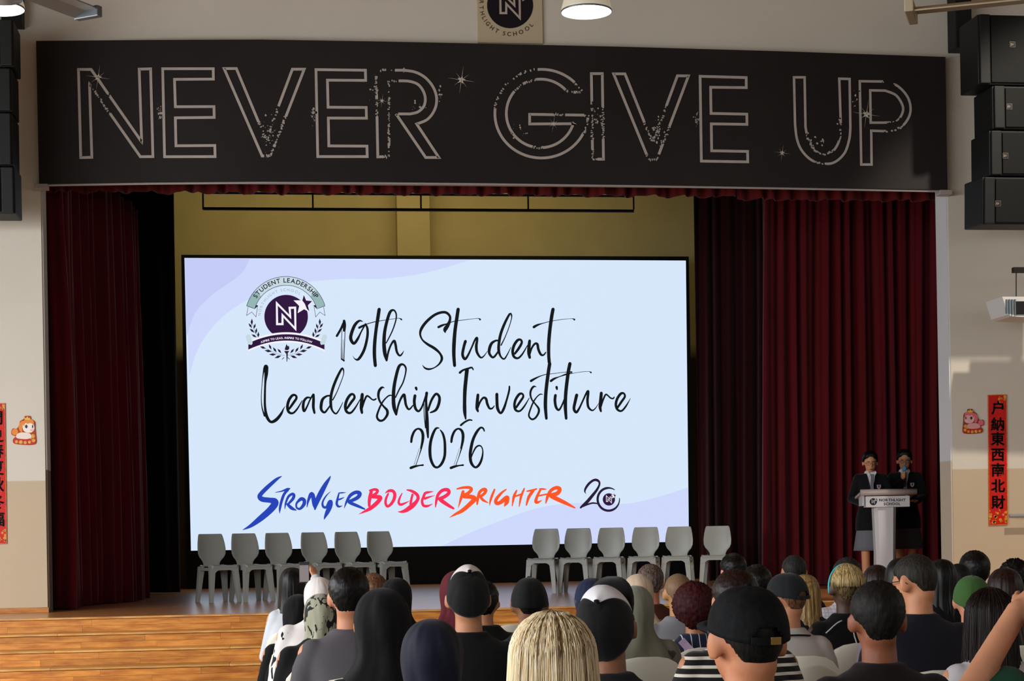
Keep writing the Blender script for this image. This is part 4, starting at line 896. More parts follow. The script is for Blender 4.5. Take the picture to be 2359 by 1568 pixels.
def pattern(name, base, kind, col2, rough=.8):
    if name in MATS: return MATS[name]
    m = mat(name, base, rough, .2, sheen=.15); nt = m.node_tree; b = nt.nodes['Principled BSDF']
    tc = nt.nodes.new('ShaderNodeTexCoord'); mx = nt.nodes.new('ShaderNodeMix'); mx.data_type = 'RGBA'; mx.inputs[6].default_value = (*lin(base), 1); mx.inputs[7].default_value = (*lin(col2), 1)
    sp = nt.nodes.new('ShaderNodeSeparateXYZ'); nt.links.new(tc.outputs['Object'], sp.inputs[0])
    def stripe(out, period, width):
        a = nt.nodes.new('ShaderNodeMath'); a.operation = 'DIVIDE'; a.inputs[1].default_value = period; nt.links.new(out, a.inputs[0])
        f = nt.nodes.new('ShaderNodeMath'); f.operation = 'FRACT'; nt.links.new(a.outputs[0], f.inputs[0])
        l = nt.nodes.new('ShaderNodeMath'); l.operation = 'LESS_THAN'; l.inputs[1].default_value = width; nt.links.new(f.outputs[0], l.inputs[0]); return l.outputs[0]
    if kind == 'hstripe': nt.links.new(stripe(sp.outputs['Z'], .034, .36), mx.inputs[0])
    elif kind == 'vstripe': nt.links.new(stripe(sp.outputs['X'], .042, .12), mx.inputs[0])
    elif kind == 'check':
        a = nt.nodes.new('ShaderNodeMath'); a.operation = 'MAXIMUM'; nt.links.new(stripe(sp.outputs['X'], .022, .2), a.inputs[0]); nt.links.new(stripe(sp.outputs['Z'], .022, .2), a.inputs[1]); nt.links.new(a.outputs[0], mx.inputs[0])
    else:                                   # blotches: leaves and brush marks
        mp = nt.nodes.new('ShaderNodeMapping'); nt.links.new(tc.outputs['Object'], mp.inputs[0]); mp.inputs['Rotation'].default_value = (.4, .7, .3); mp.inputs['Scale'].default_value = (30, 30, 13) if kind == 'leaf' else (13, 13, 8)
        n0 = nt.nodes.new('ShaderNodeTexNoise'); n0.inputs['Scale'].default_value = 1.0; n0.inputs['Detail'].default_value = 2; n0.inputs['Distortion'].default_value = 1.0 if kind == 'leaf' else .4; nt.links.new(mp.outputs[0], n0.inputs['Vector'])
        g = nt.nodes.new('ShaderNodeMath'); g.operation = 'GREATER_THAN'; g.inputs[1].default_value = .56 if kind == 'leaf' else .64; nt.links.new(n0.outputs[0], g.inputs[0]); nt.links.new(g.outputs[0], mx.inputs[0])
    nt.links.new(mx.outputs[2], b.inputs['Base Color']); return m
def cloth(c, rough=.9, sheen=.06):
    return mat('cloth_%d_%d_%d' % c, c, rough, .18, sheen=sheen, bump=.25, bscale=14, var=.06, vscale=6, stretch=(1, 1, .5))
H_BLK = lambda: hairmat('hair_black', (8, 7, 7), (22, 19, 18)); H_DKB = lambda: hairmat('hair_dark_brown', (22, 13, 12), (44, 27, 24)); H_RED = lambda: hairmat('hair_dark_red', (36, 7, 9), (74, 20, 19), .7)
H_GRY = lambda: hairmat('hair_grey_brown', (52, 42, 38), (120, 98, 88), .6); H_BLD = lambda: hairmat('hair_blonde', (120, 92, 54), (232, 208, 160)); H_SNDY = lambda: hairmat('hair_sandy', (104, 78, 40), (176, 142, 88)); H_BRN = lambda: hairmat('hair_brown', (70, 44, 30), (122, 84, 58))

def fbm(p, s=0): return noise.noise(p * 1.0 + Vector((s, s * .7, -s)))
def scalp(d):                               # head surface in direction d (head space, origin mid-head)
    # cranium ellipsoid centre (0,-.012,.022)
    return Vector((d.x * .078, d.y * .099 - .012, d.z * (.092 if d.z > 0 else .112) + .022))
def shell(thick, hairline, seed, nz=20, na=40, rough=.0, freq=14, xf=None):
    """closed cap of hair: thickness above the hairline, sinks under the skin below it"""
    bm = bmesh.new(); rings = []
    for i in range(1, nz):
        el = pi / 2 - pi * .93 * i / nz; r_ = []
        for k in range(na):
            az = 2 * pi * k / na          # 0 = front
            d = Vector((sin(az) * cos(el), cos(az) * cos(el), sin(el))); p = scalp(d)
            zl = hairline(abs(((az + pi) % (2 * pi)) - pi)); e = sstep(-.014, .022, p.z - zl + .004 * fbm(d * 30, seed))
            t = -.008 + (thick(d) + .008) * e + rough * e * fbm(d * freq, seed) 
            nn = Vector((p.x / .0061, (p.y + .012) / .0098, (p.z - .022) / .0085)).normalized()
            q = p + nn * t; r_.append(xf @ q if xf else q)
        rings.append(r_)
    topv = Vector((0, -.012, .114 + thick(Vector((0, 0, 1))) + rough * fbm(Vector((0, 0, freq)), seed) * .5)); loft(bm, rings, False)
    bm.verts.ensure_lookup_table(); tv = bm.verts.new(xf @ topv if xf else topv)
    bm.verts.ensure_lookup_table(); n = na
    for k in range(n): bm.faces.new((tv, bm.verts[k], bm.verts[(k + 1) % n]))
    bm.faces.new([bm.verts[(nz - 2) * na + k] for k in range(na)][::-1]) if False else None
    return bm
def short_line(az):                         # hairline height by azimuth (0 front, pi back)
    a = az / pi
    return .062 - .03 * sstep(.0, .30, a) - .045 * sstep(.30, .45, a) - .075 * sstep(.62, .86, a)
def high_line(az): return short_line(az) + .03 * sstep(.3, .9, az / pi)
def drape_rows(rows, seed, folds=0.0, nfold=9, na=44, xf=None, front=.62, fcut=1.05, lock=0.0, wr=0.0):
    """rows: (z, half width, depth front, depth back, y centre, open) hanging hair or head cloth"""
    bm = bmesh.new(); rings = []
    for i, (z, wx, df, db, yc, op) in enumerate(rows):
        r_ = []
        for k in range(na):
            az = 2 * pi * k / na; aa = abs(((az + pi) % (2 * pi)) - pi)
            s = 1.0
            if op: s = 1 - (1 - front) * op * (1 - sstep(fcut * .75, fcut, aa))
            x_ = sin(az)
            f = folds * (i / len(rows)) ** 1.5 * (sin(nfold * az + 2.2 * sin(z * 9 + seed)) + .6 * fbm(Vector((sin(az) * 3, cos(az) * 3, z * 4)), seed)) if folds else 0
            f += wr * (fbm(Vector((sin(az) * 4, cos(az) * 4, z * 16 + x_ * 2)), seed) + .6 * fbm(Vector((sin(az) * 9, cos(az) * 9, z * 22)), seed + 5)) * min(1, i / 4)
            if lock: f += lock * fbm(Vector((sin(az) * 9, cos(az) * 9, z * 2)), seed) * min(1, i / 5)
            x = sin(az) * (wx * s + f); y = yc + cos(az) * ((df if cos(az) > 0 else db) * s + f)
            p = Vector((x, y, z)); r_.append(xf @ p if xf else p)
        rings.append(r_)
    loft(bm, rings); return bm

def person(px, top, D, w, label, rot=0, yaw=0, pitch=0, roll=0, skinc=TAN, hair='short', hm=None, cap=None, hijab=None, shirt=(40, 40, 44), shirt_m=None, sleeves='short', sh=.185, legs=(30, 32, 40), voxel=.017, arms=None, extras=None, long=.30, name='person', hscale=None, chair=True, chair_label=None, wide=1.0, lean=0.0):
    cover = {'short': .014, 'buzz': .006, 'bald': .0, 'long': .018, 'bushy': .045, 'none': 0, 'spiky': .03}[hair]
    if cap: cover = .024
    if hijab: cover = .022
    ww = {'bald': .158, 'buzz': .165, 'bushy': .235, 'long': .196}.get(hair, .174)
    if cap: ww = .188
    if hijab: ww = .205
    hs = hscale or max(.86, min(1.12, w * D / FPX / ww))
    P = atD(px, top, D); topz = P.z - cover * hs
    HM = (FWD.x, FWD.y)
    root = empty(name, (P.x, P.y, 0), R(rot) - 0.0)
    zc = topz - .114 * hs; zn = topz - .262 * hs; zs = topz - .335 * hs; S_ = skin(skinc)
    seat = .45
    Mh = Matrix.Translation((0, 0, zc)) @ Matrix.Translation((0, -.01, -.08 * hs)) @ Matrix.Rotation(R(yaw), 4, 'Z') @ Matrix.Rotation(R(pitch), 4, 'X') @ Matrix.Rotation(R(roll), 4, 'Y') @ Matrix.Translation((0, .01, .08 * hs)) @ Matrix.Scale(hs, 4)
    # ---- body, one continuous surface
    bm = bmesh.new()
    def torso(b, g, ztop=None, widen=1.0):
        zt = zs
        rows = [(seat + .005, .165, .12, -.055), (seat + .09, .178, .135, -.065), (seat + .24, .15 * wide, .108 * wide, -.06), (zt - .16, .168 * wide, .118 * wide, -.045), (zt - .05, sh * .95, .098, -.04), (zt + .005, sh * .88, .082, -.035), (zt + .04, sh * .62, .07, -.028), (zt + .062, .085, .066, -.022)]
        if ztop: rows.append((zt + .062 + ztop, .072, .066, -.018))
        n = 28; loft(b, [[((rx + g) * sin(2 * pi * k / n) * (1 if abs(cos(2 * pi * k / n)) < 2 else 1), yo + (ry + g) * cos(2 * pi * k / n), z + (g if i == len(rows) - 1 else (-g * .3 if i == 0 else 0))) for k in range(n)] for i, (rx, ry, z, yo) in enumerate([(r[1], r[2], r[0], r[3]) for r in rows])])
    torso(bm, -.012)
    tube(bm, [(0, -.028, zn - .08), (0, -.022, zn + .02), (0, -.012, zc - .05 * hs)], [.064, .058 * hs, .056 * hs], 16)
    hb_ = bmesh.new()
    ellip(hb_, (0, -.012, .022), (.077, .098, .092), 24, 16); ellip(hb_, (0, .032, -.028), (.063, .062, .084), 20, 12); ellip(hb_, (0, .046, -.084), (.040, .040, .030), 14, 8); ellip(hb_, (0, -.035, -.055), (.056, .055, .055), 16, 10)
    ellip(hb_, (0, .094, -.030), (.013, .016, .020), 10, 8); ellip(hb_, (0, .088, -.012), (.009, .012, .03), 10, 8)
    ellip(hb_, (0, .083, -.066), (.024, .012, .009), 10, 6)
    for s in (-1, 1):
        ellip(hb_, (s * .031, .079, .012), (.024, .012, .008), 10, 6)
        ellip(hb_, (s * .086, -.012, -.012), (.011, .025, .037), 12, 10, Matrix.Rotation(s * -.45, 4, 'Z')); ellip(hb_, (s * .078, -.002, -.030), (.010, .012, .018), 8, 6)
    bmesh.ops.transform(hb_, matrix=Mh, verts=hb_.verts[:])
    me = bpy.data.meshes.new('tmp'); hb_.to_mesh(me); hb_.free(); bm.from_mesh(me); bpy.data.meshes.remove(me)
    A = arms or {}
    arm_pts = {}
    for s in (-1, 1):
        a = A.get(s) or [(s * (sh - .02), -.035, zs - .02), (s * (sh + .03), .0, zs - .28), (s * .13, .24, seat + .17), (s * .09, .31, seat + .165)]
        arm_pts[s] = [Vector(q) for q in a]
        tube(bm, a[:3], [.050, .042, .029], 12, 'round'); hand(bm, Vector(a[2]), Vector(a[3]), s, A.get('curl%d' % s, .35))
    for s in (-1, 1):
        tube(bm, [(s * .085, -.05, seat + .085), (s * .10, .33, seat + .07), (s * .105, .27, .10)], [.078, .056, .042], 12, 'round'); ellip(bm, (s * .105, .31, .045), (.042, .115, .04), 12, 8)
    b_ = obj('body', bm, S_, root, True); remesh(b_, voxel, 3)
    # ---- clothes
    bm = bmesh.new(); torso(bm, .008, .012)
    nf = {'short': 1, 'long': 2, 'none': 0}[sleeves]
    for s in (-1, 1):
        a = arm_pts[s]
        if nf == 1:
            e = a[0].lerp(a[1], .78); tube(bm, [a[0] + Vector((-s * .02, 0, .0)), a[0].lerp(a[1], .3), e], [.064, .062, .060], 14, 'round')
        elif nf == 2: tube(bm, [a[0] + Vector((-s * .02, 0, .0)), a[1], a[2].lerp(a[1], .08)], [.066, .056, .042], 14, 'round')
    o = obj('shirt', bm, shirt_m or cloth(shirt), root, True); remesh(o, max(.011, voxel * .85), 4)
    bm = bmesh.new(); 
    for s in (-1, 1): tube(bm, [(s * .085, -.05, seat + .088), (s * .10, .335, seat + .072), (s * .105, .275, .12)], [.090, .070, .058], 12, 'round')
    o = obj('trousers', bm, cloth(legs), root, True); remesh(o, .02, 3)
    for s in (-1, 1):
        bm = bmesh.new(); ellip(bm, (s * .105, .315, .05), (.048, .125, .05), 14, 10); obj('shoe', bm, mat('shoe_dark', (26, 25, 25), .5, .4), root, True)
    # ---- head covering
    if hijab:
        z0 = lambda q: q
        xf = Mh; hsn = 1 / hs
        rows = []
        for q_ in (88, 78, 66, 54, 42, 30, 18): rows.append((.002 + .114 * sin(R(q_)), .098 * cos(R(q_)) ** .9, .102 * cos(R(q_)) ** .9, .124 * cos(R(q_)) ** .9, -.012, 1 if q_ < 32 else (.3 if q_ < 44 else 0)))
        rows += [(.0, .098, .10, .123, -.012, 1), (-.035, .097, .10, .119, -.012, 1), (-.075, .091, .09, .110, -.012, 1), (-.11, .088, .085, .103, -.012, .6)]
        low = [(-.15, .106, .09, .110, -.015, 0), (-.19, .142, .10, .122, -.02, 0), (-.225, .178, .115, .134, -.028, 0), (-.27, .20, .13, .142, -.035, 0), (-.33, .215, .14, .15, -.04, 0), (-.33 - hijab[1], .222, .15, .158, -.045, 0)]
        if len(hijab) > 2 and hijab[2] == 'tuck': low = [(-.14, .088, .085, .10, -.014, 0), (-.18, .105, .09, .11, -.02, 0), (-.215, .135, .10, .12, -.025, 0), (-.235, .145, .105, .122, -.028, 0)]
        for j, (a_, b2) in enumerate(((3, .0),)): pass
        bm = drape_rows([r for r in rows] + low, px * .01, .012, 6, 64, xf, wr=.0045); o = obj('headscarf', bm, hijab[0], root, True)
        o.modifiers.new('sub', 'SUBSURF').render_levels = 1; o.modifiers[-1].levels = 1
    else:
        hmm = hm() if hm else H_BLK()
        if hair in ('short', 'buzz', 'spiky'):
            t0 = .0005 if cap else {'short': .014, 'buzz': .005, 'spiky': .022}[hair]
            th = lambda d: t0 * (.55 + .45 * sstep(-.3, .5, d.z))
            o = obj('hair', shell(th, short_line, px, 40, 72, 0 if cap else {'short': .005, 'buzz': .001, 'spiky': .018}[hair], 26 if hair == 'spiky' else 16, Mh), hmm, root, True)
        elif hair == 'bushy':
            th = lambda d: .046 * (.8 + .3 * sstep(-.9, .3, d.z))
            o = obj('hair', shell(th, lambda a: short_line(a) - .05 * sstep(.3, .6, a / pi), px, 44, 84, .013, 44, Mh), hmm, root, True)
        elif hair == 'long':
            L = long
            rows = [(.132, .01, .01, .012, -.012, 0), (.127, .04, .045, .05, -.012, 0), (.108, .066, .072, .084, -.012, 0), (.07, .088, .092, .108, -.012, .3), (.02, .096, .095, .118, -.012, 1), (-.04, .098, .085, .118, -.012, 1), (-.10, .100, .075, .112, -.014, 1), (-.16, .106, .06, .112, -.02, 1), (-.22, .112, .055, .118, -.03, 1)]
            n_ = 5
            for j in range(1, n_ + 1): rows.append((-.22 - (L - .1) * j / n_, .112 - .012 * j / n_, .05, .132 + .01 * j / n_, -.035, 1))
            o = obj('hair', drape_rows(rows, px * .013, .004, 11, 72, Mh, .55, 1.25, .012), hmm, root, True); o.modifiers.new('sub', 'SUBSURF').render_levels = 1; o.modifiers[-1].levels = 1
    if cap: make_cap(root, Mh, cap)
    if extras: extras(root, Mh, zs, sh, hs, arm_pts)
    tag(root, label, 'person')
    if chair:
        rz = R(rot); y0 = -.045; c = place_chair(aud_chair, P.x - sin(rz) * y0, P.y + cos(rz) * y0, 0, rz, 'ivory plastic chair under the ' + (chair_label or label), 'ivory audience chairs')
    return root
def hand(bm, wr, tip, s, curl):             # wrist, palm end; five fingers, thumb from the side of the palm
    d = (tip - wr).normalized(); side = Vector((0, 0, 1)).cross(d); side = side.normalized() if side.length > .1 else Vector((1, 0, 0)); nrm = side.cross(d).normalized()
    if nrm.z < 0: nrm = -nrm
    L = .085
    ellip(bm, wr + d * L * .5, (.040, L * .62, .016), 12, 8, Matrix((side, d, nrm)).transposed().to_4x4())
    for k, ln in enumerate((.066, .076, .072, .056)):
        u = (k - 1.5) * .019; b = wr + d * L * .95 + side * u; c = b + d * ln * .5 - nrm * curl * .012; e = c + d * ln * .42 * (1 - curl * .6) - nrm * curl * .035
        tube(bm, [b, c, e], [.0085, .008, .0068], 8, 'round')
    b = wr + d * L * .25 - side * s * .032 * 1; c = b - side * s * .022 + d * .026; e = c + d * .03 - side * s * .004
    tube(bm, [b, c, e], [.0105, .0095, .008], 8, 'round')
def make_cap(root, Mh, cap):
    """cap: dict(color, front=None, brim_yaw, open, turn)"""
    m = cloth(cap['color'], .8, .1) if isinstance(cap['color'], tuple) else cap['color']; tu = R(cap.get('turn', 0)); tilt = R(cap.get('tilt', 0))
    M = Mh @ Matrix.Rotation(tu, 4, 'Z') @ Matrix.Rotation(tilt, 4, 'X')
    rim = cap.get('rim', .008); hi = cap.get('high', .0)
    na, ne = 72, 20; V = []; 
    def pt(az, e, off=0.0):                 # e 0 rim .. 1 top
        fr = max(0, cos(az)) 
        el = e * pi / 2; r = cos(el) ** .82
        zt = .122 + hi * fr * sin(el) ** .5 * (1 - e * .6)
        seam = -.0022 * exp(-((((az + 1e-6) % (pi / 3)) / (pi / 3) - .0) * 9) ** 2) - .0022 * exp(-(((((az + 1e-6) % (pi / 3)) / (pi / 3)) - 1.0) * 9) ** 2)
        zr = rim + .012 * cos(az) - .018 * (1 if cos(az) < 0 else 0) * cos(az) * -1
        zr = rim + (.014 * cos(az) if cos(az) > 0 else .016 * cos(az))
        return Vector((sin(az) * r * (.0915 + off + seam), -.012 + cos(az) * r * (.113 + off + seam), zr + (zt - zr) * sin(el) ** 1.0 + off * sin(el)))
    groups = {'crown': [], 'front_panel': []}
    for i in range(ne):
        for k in range(na):
            a0, a1 = 2 * pi * k / na, 2 * pi * (k + 1) / na; e0, e1 = i / ne, (i + 1) / ne; am = (a0 + a1) / 2
            if cap.get('open') and abs(am - pi) < .46 and sin(e1 * pi / 2) * .135 < .050 * sqrt(max(0, 1 - ((am - pi) / .46) ** 2)): continue
            fm = min(am, 2 * pi - am)
            g = 'front_panel' if cap.get('front') and fm < pi / 3 and True else 'crown'
            groups[g].append((a0, a1, e0, e1))
    for g, fs in groups.items():
        if not fs: continue
        bm = bmesh.new(); cache = {}
        def vv(a, e):
            key = (round(a % (2 * pi), 4), round(e, 4)) if e < .999 else 'top'
            if key not in cache: cache[key] = bm.verts.new(M @ pt(a, min(e, .985), .0012 if g == 'front_panel' else 0))
            return cache[key]
        for a0, a1, e0, e1 in fs:
            q = []
            for v_ in (vv(a0, e0), vv(a1, e0), vv(a1, e1), vv(a0, e1)):
                if v_ not in q: q.append(v_)
            if len(q) > 2: bm.faces.new(q)
        o = obj(g, bm, m if g == 'crown' else cloth(cap['front'], .7, .05), root, True); sm = o.modifiers.new('thickness', 'SOLIDIFY'); sm.thickness = .0025
    bm = bmesh.new(); ellip(bm, M @ pt(0, .985), (.009, .009, .006), 10, 6); obj('button', bm, m, root, True)
    bm = bmesh.new(); R_ = []                # brim
    for k in range(17):
        u = -1 + 2 * k / 16; a = u * 1.05; p0 = pt(a, 0.0); ln = .075 * (1 - abs(u) ** 2.6); dr = Vector((sin(a) * .35, 1.0, 0)).normalized()
        q = p0 + dr * ln + Vector((0, 0, -.012 * u * u - .008 * (ln / .075)))
        R_.append([M @ (p0 + Vector((0, -.006, .003))), M @ (p0.lerp(q, .5) + Vector((0, 0, .006))), M @ (q + Vector((0, 0, .002))), M @ (q - Vector((0, 0, .002))), M @ (p0.lerp(q, .5) + Vector((0, 0, .001))), M @ (p0 + Vector((0, -.006, -.002)))])
    loft(bm, R_); obj('brim', bm, m, root, True)
    if cap.get('open'):
        bm = bmesh.new(); R_ = []
        for k in range(13):
            a = pi - .46 + .92 * k / 12; p = pt(a, .02, .002); R_.append([M @ (p + Vector((0, 0, -.004))), M @ (p + Vector((0, 0, .012))), M @ (p * 1.0 + Vector((0, -.003, .012))), M @ (p + Vector((0, -.003, -.004)))])
        loft(bm, R_); obj('strap', bm, m, root)
        if cap.get('buckle'):
            p = pt(pi + .12 * -1, .02, .006); bm = nbox(p.x - .012, p.x + .012, p.y - .004, p.y + .002, p.z - .003, p.z + .014, bev=.001); bmesh.ops.transform(bm, matrix=M, verts=bm.verts[:]); obj('buckle', bm, mat('brass', (196, 156, 90), .3, .5, metal=.9), root)
# ------------------------------------------------------------------ lectern and the two presenters
YL = 1.45
LC = onY(2039, 1200, YL); LEC = tag(empty('lectern', (LC.x, YL, SZ)), 'silver grey lectern with NORTHLIGHT SCHOOL plate on the stage', 'lectern'); h = hookp(LEC)
M_LEC = mat('lectern_silver', (204, 204, 206), .4, .4, metal=.0); M_LECT = mat('lectern_top_taupe', (184, 168, 160), .4, .4)
cz = lambda px, py: onY(px, py, YL)
zt, zb = cz(2039, 1168).z, SZ
w0, w1 = (cz(2066, 1180).x - cz(2017, 1180).x) / 2, (cz(2064, 1290).x - cz(2021, 1290).x) / 2
bm = bmesh.new(); loft(bm, [[(LC.x - w_, YL, z), (LC.x - w_ * .7, YL - .045, z), (LC.x + w_ * .7, YL - .045, z), (LC.x + w_, YL, z), (LC.x + w_, YL + .16, z), (LC.x - w_, YL + .16, z)] for z, w_ in ((zb + .03, w1), (zb + .4, w1 * .98), (zt, w0))]); h(obj('column', bm, M_LEC), LEC)
h(obj('base', nbox(LC.x - .25, LC.x + .25, YL - .14, YL + .28, SZ, SZ + .03, bev=.01), M_LEC), LEC)
a, b = cz(1994, 1143), cz(2091, 1167); h(obj('name_panel', nbox(a.x, b.x, YL - .08, YL + .10, b.z, a.z, bev=.006), M_LEC), LEC)
a2, b2 = cz(1982, 1127), cz(2106, 1140)
bm = bmesh.new(); tube(bm, [(a2.x, YL - .07, (a2.z + b2.z) / 2), (b2.x, YL - .07, (a2.z + b2.z) / 2)], (a2.z - b2.z) / 2, 14); h(obj('front_roll', bm, M_LECT, None, True), LEC)
bm = bmesh.new(); prism(bm, [(a2.x, 0), (b2.x, 0), (b2.x, .028), (a2.x, .028)], 0, .40); bmesh.ops.transform(bm, matrix=Matrix.Translation((0, YL - .07, b2.z + .02)) @ Matrix.Rotation(-.12, 4, 'X'), verts=bm.verts[:]); h(obj('reading_top', bm, M_LECT), LEC)
for s in (-1, 1): h(obj('side_wing', nbox(LC.x + s * .255 - .012, LC.x + s * .255 + .012, YL - .02, YL + .24, b.z + .02, a.z + .02), M_LEC), LEC)
M_LECD = mat('lectern_print', (34, 26, 40), .5, .3); k = Ink(YL - .083); k.spaced('NORTHLIGHT', 2057.5, 1154, 8.4, .35, .02); h(k.build('lettering', M_LECD), LEC); k = Ink(YL - .083); k.spaced('SCHOOL', 2057, 1163, 8.4, .35, .02); h(k.build('lettering', M_LECD), LEC)
logo((2015.5, 1155), 8.0, YL - .083, .002, M_LECD, M_LEC, LEC, lambda o, p: h(o, LEC))

def presenter(px, top, Yp, label, hair_back, mic=False, tie=True, skirt_c=(112, 114, 122), turn=0):
    P = onY(px, top, Yp); D = (P - CAM).dot(FWD); topz = P.z - SZ - .012
    root = tag(empty('person', (P.x, Yp, SZ), pi + turn), label, 'person'); H = topz; hs = H / 1.60
    zc = topz - .112 * hs; zs = topz - .285 * hs; zh = .50 * H; sh = .17 * hs; S_ = skin((214, 150, 110))
    Mh = Matrix.Translation((0, 0, zc)) @ Matrix.Rotation(R(-10), 4, 'X') @ Matrix.Scale(hs * 1.03, 4)
    bm = bmesh.new(); n = 24
    def torso(b, g, z_lo, rows): loft(b, [[((rx + g) * sin(2 * pi * k / n), yo + (ry + g) * cos(2 * pi * k / n), z) for k in range(n)] for z, rx, ry, yo in rows])
    TR = [(zh - .08, .15, .115, 0), (zh + .02, .155, .115, 0), (zh + .20, .122, .09, 0), (zs - .16, .145, .10, .0), (zs - .05, sh * .95, .085, -.005), (zs, sh * .9, .072, -.01), (zs + .035, sh * .6, .062, -.012), (zs + .055, .075, .058, -.012)]
    torso(bm, -.01, 0, TR)
    tube(bm, [(0, -.015, zs), (0, -.008, zc - .05)], [.055, .05], 14)
    hb_ = bmesh.new()
    ellip(hb_, (0, -.012, .022), (.075, .095, .092), 24, 16); ellip(hb_, (0, .032, -.028), (.060, .060, .084), 20, 12); ellip(hb_, (0, .046, -.086), (.036, .036, .028), 14, 8)
    ellip(hb_, (0, .096, -.030), (.012, .014, .016), 10, 8); ellip(hb_, (0, .090, -.010), (.008, .010, .03), 10, 8); ellip(hb_, (0, .085, -.064), (.020, .011, .006), 10, 6); ellip(hb_, (0, .084, -.073), (.018, .011, .007), 10, 6)
    for s in (-1, 1): ellip(hb_, (s * .081, -.006, -.012), (.010, .022, .032), 12, 10)
    bmesh.ops.transform(hb_, matrix=Mh, verts=hb_.verts[:]); me = bpy.data.meshes.new('t'); hb_.to_mesh(me); hb_.free(); bm.from_mesh(me); bpy.data.meshes.remove(me)
    arm = {}
    for s in (-1, 1):
        a = [Vector((s * (sh - .01), -.005, zs - .02)), Vector((s * (sh + .055), .02, zs - .27)), Vector((s * .12, .24, zs - .33)), Vector((s * .07, .32, zs - .32))]
        if mic and s == 1: a = [Vector((sh - .01, -.005, zs - .02)), Vector((sh + .04, .10, zs - .24)), Vector((.035, .215, zs - .075)), Vector((.015, .215, zs - .0))]
        arm[s] = a; tube(bm, a[:3], [.045, .038, .027], 12, 'round')
        if mic and s == 1:                 # fist closed round the microphone
            c = Vector((.018, .205, zs - .005)); ellip(bm, c + Vector((.016, -.012, -.01)), (.024, .026, .042), 12, 10)
            for k in range(4):
                z = c.z + .026 - k * .019; tube(bm, [(c.x + .03, c.y - .006, z), (c.x + .018, c.y + .028, z), (c.x - .010, c.y + .030, z - .002), (c.x - .020, c.y + .010, z - .003)], [.0095, .0092, .0088, .0075], 8, 'round')
            tube(bm, [(c.x + .012, c.y - .022, c.z + .01), (c.x - .012, c.y - .016, c.z + .03), (c.x - .022, c.y + .004, c.z + .04)], [.0105, .0095, .008], 8, 'round')
        else: hand(bm, a[2], a[3], s, .4)
    for s in (-1, 1):
        tube(bm, [(s * .078, 0, zh - .02), (s * .075, .01, .27 * H + .02), (s * .07, -.01, .17 * H), (s * .07, -.01, .05)], [.078, .052, .050, .034], 12, 'round'); ellip(bm, (s * .072, .05, .035), (.036, .105, .033), 12, 8)
    remesh(obj('body', bm, S_, root, True), .0085, 2)
    bm = bmesh.new(); torso(bm, .004, 0, [(zs - .16, .12, .09, 0), (zs - .05, .12, .08, -.005), (zs, .105, .068, -.01), (zs + .035, .075, .06, -.012), (zs + .055, .066, .058, -.012), (zs + .075, .060, .056, -.008)]); remesh(obj('shirt', bm, mat('school_shirt_white', (226, 224, 228), .7, .2), root, True), .011, 2)
    bm = bmesh.new(); torso(bm, .020, 0, [(zh - .12, .172, .125, 0), (zh + .02, .165, .122, 0)] + TR[2:6] + [(zs + .030, sh * .62, .064, -.014), (zs + .042, sh * .5, .058, -.016)])
    for s in (-1, 1): tube(bm, [arm[s][0] - Vector((s * .02, 0, 0)), arm[s][1], arm[s][2].lerp(arm[s][1], .06)], [.064, .056, .044], 14, 'round')
    remesh(obj('blazer', bm, cloth((17, 18, 22), .85, .1), root, True), .0125, 3)
    # white shirt front with lapels set into the blazer's V
    yF = .118
    v = [(-.052, .072, zs + .055), (.052, .072, zs + .055), (.034, .104, zs - .04), (0, .122, zs - .20), (-.034, .104, zs - .04)]
    bm = bmesh.new(); a = [bm.verts.new((p[0], p[1] + .012, p[2])) for p in v]; b = [bm.verts.new((p[0], p[1] - .03, p[2])) for p in v]; bm.faces.new(a); bm.faces.new(b[::-1])
    for i in range(5): bm.faces.new((a[i], b[i], b[(i + 1) % 5], a[(i + 1) % 5]))
    obj('shirt_front', bm, MATS['school_shirt_white'], root)
    for s in (-1, 1):
        bm = bmesh.new(); prism(bm, [(s * .012, zs + .028), (s * .05, zs + .07), (s * .062, zs + .045), (s * .030, zs - .012)], .098, .106); bmesh.ops.transform(bm, matrix=Matrix.Translation((0, 0, 0)), verts=bm.verts[:]); obj('collar', bm, MATS['school_shirt_white'], root)
    bm = bmesh.new(); prism(bm, [(-.016, zs + .03), (.016, zs + .03), (.012, zs + .005), (.022, zs - .17), (0, zs - .20), (-.022, zs - .17), (-.012, zs + .005)], .132, .142); obj('tie', bm, mat('tie_grey', (120, 118, 128), .6, .3), root)
    cx = -.085; bm = bmesh.new(); prism(bm, [(cx - .024, zs - .10), (cx + .024, zs - .10), (cx + .022, zs - .135), (cx, zs - .155), (cx - .022, zs - .135)], .108, .116); cr_ = obj('crest_badge', bm, mat('badge_silver', (176, 160, 168), .5, .3), root)
    bm = bmesh.new(); prism(bm, [(cx - .012, zs - .107), (cx + .010, zs - .105), (cx + .008, zs - .13), (cx - .004, zs - .14)], .1155, .1185); obj('badge_emblem', bm, mat('badge_plum', (90, 50, 70), .5, .3), cr_)
    hem = H * .255 + .045; bm = bmesh.new(); rows = []
    for i in range(7):
        u = i / 6; z = zh + .06 - (zh + .06 - hem) * u
        rows.append([((.150 + .065 * u) * sin(2 * pi * k / 40) + .004 * u * sin(k * 1.9), (.118 + .045 * u) * cos(2 * pi * k / 40) + .004 * u * cos(k * 2.3), z) for k in range(40)])
    loft(bm, rows); obj('skirt', bm, cloth(skirt_c, .8, .1), root, True)
    for s in (-1, 1): bm = bmesh.new(); ellip(bm, (s * .072, .05, .038), (.042, .115, .040), 14, 10); obj('shoe', bm, mat('shoe_dark', (26, 25, 25), .5, .4), root, True)
    th = lambda d: .012 + .006 * sstep(0, .8, d.z)
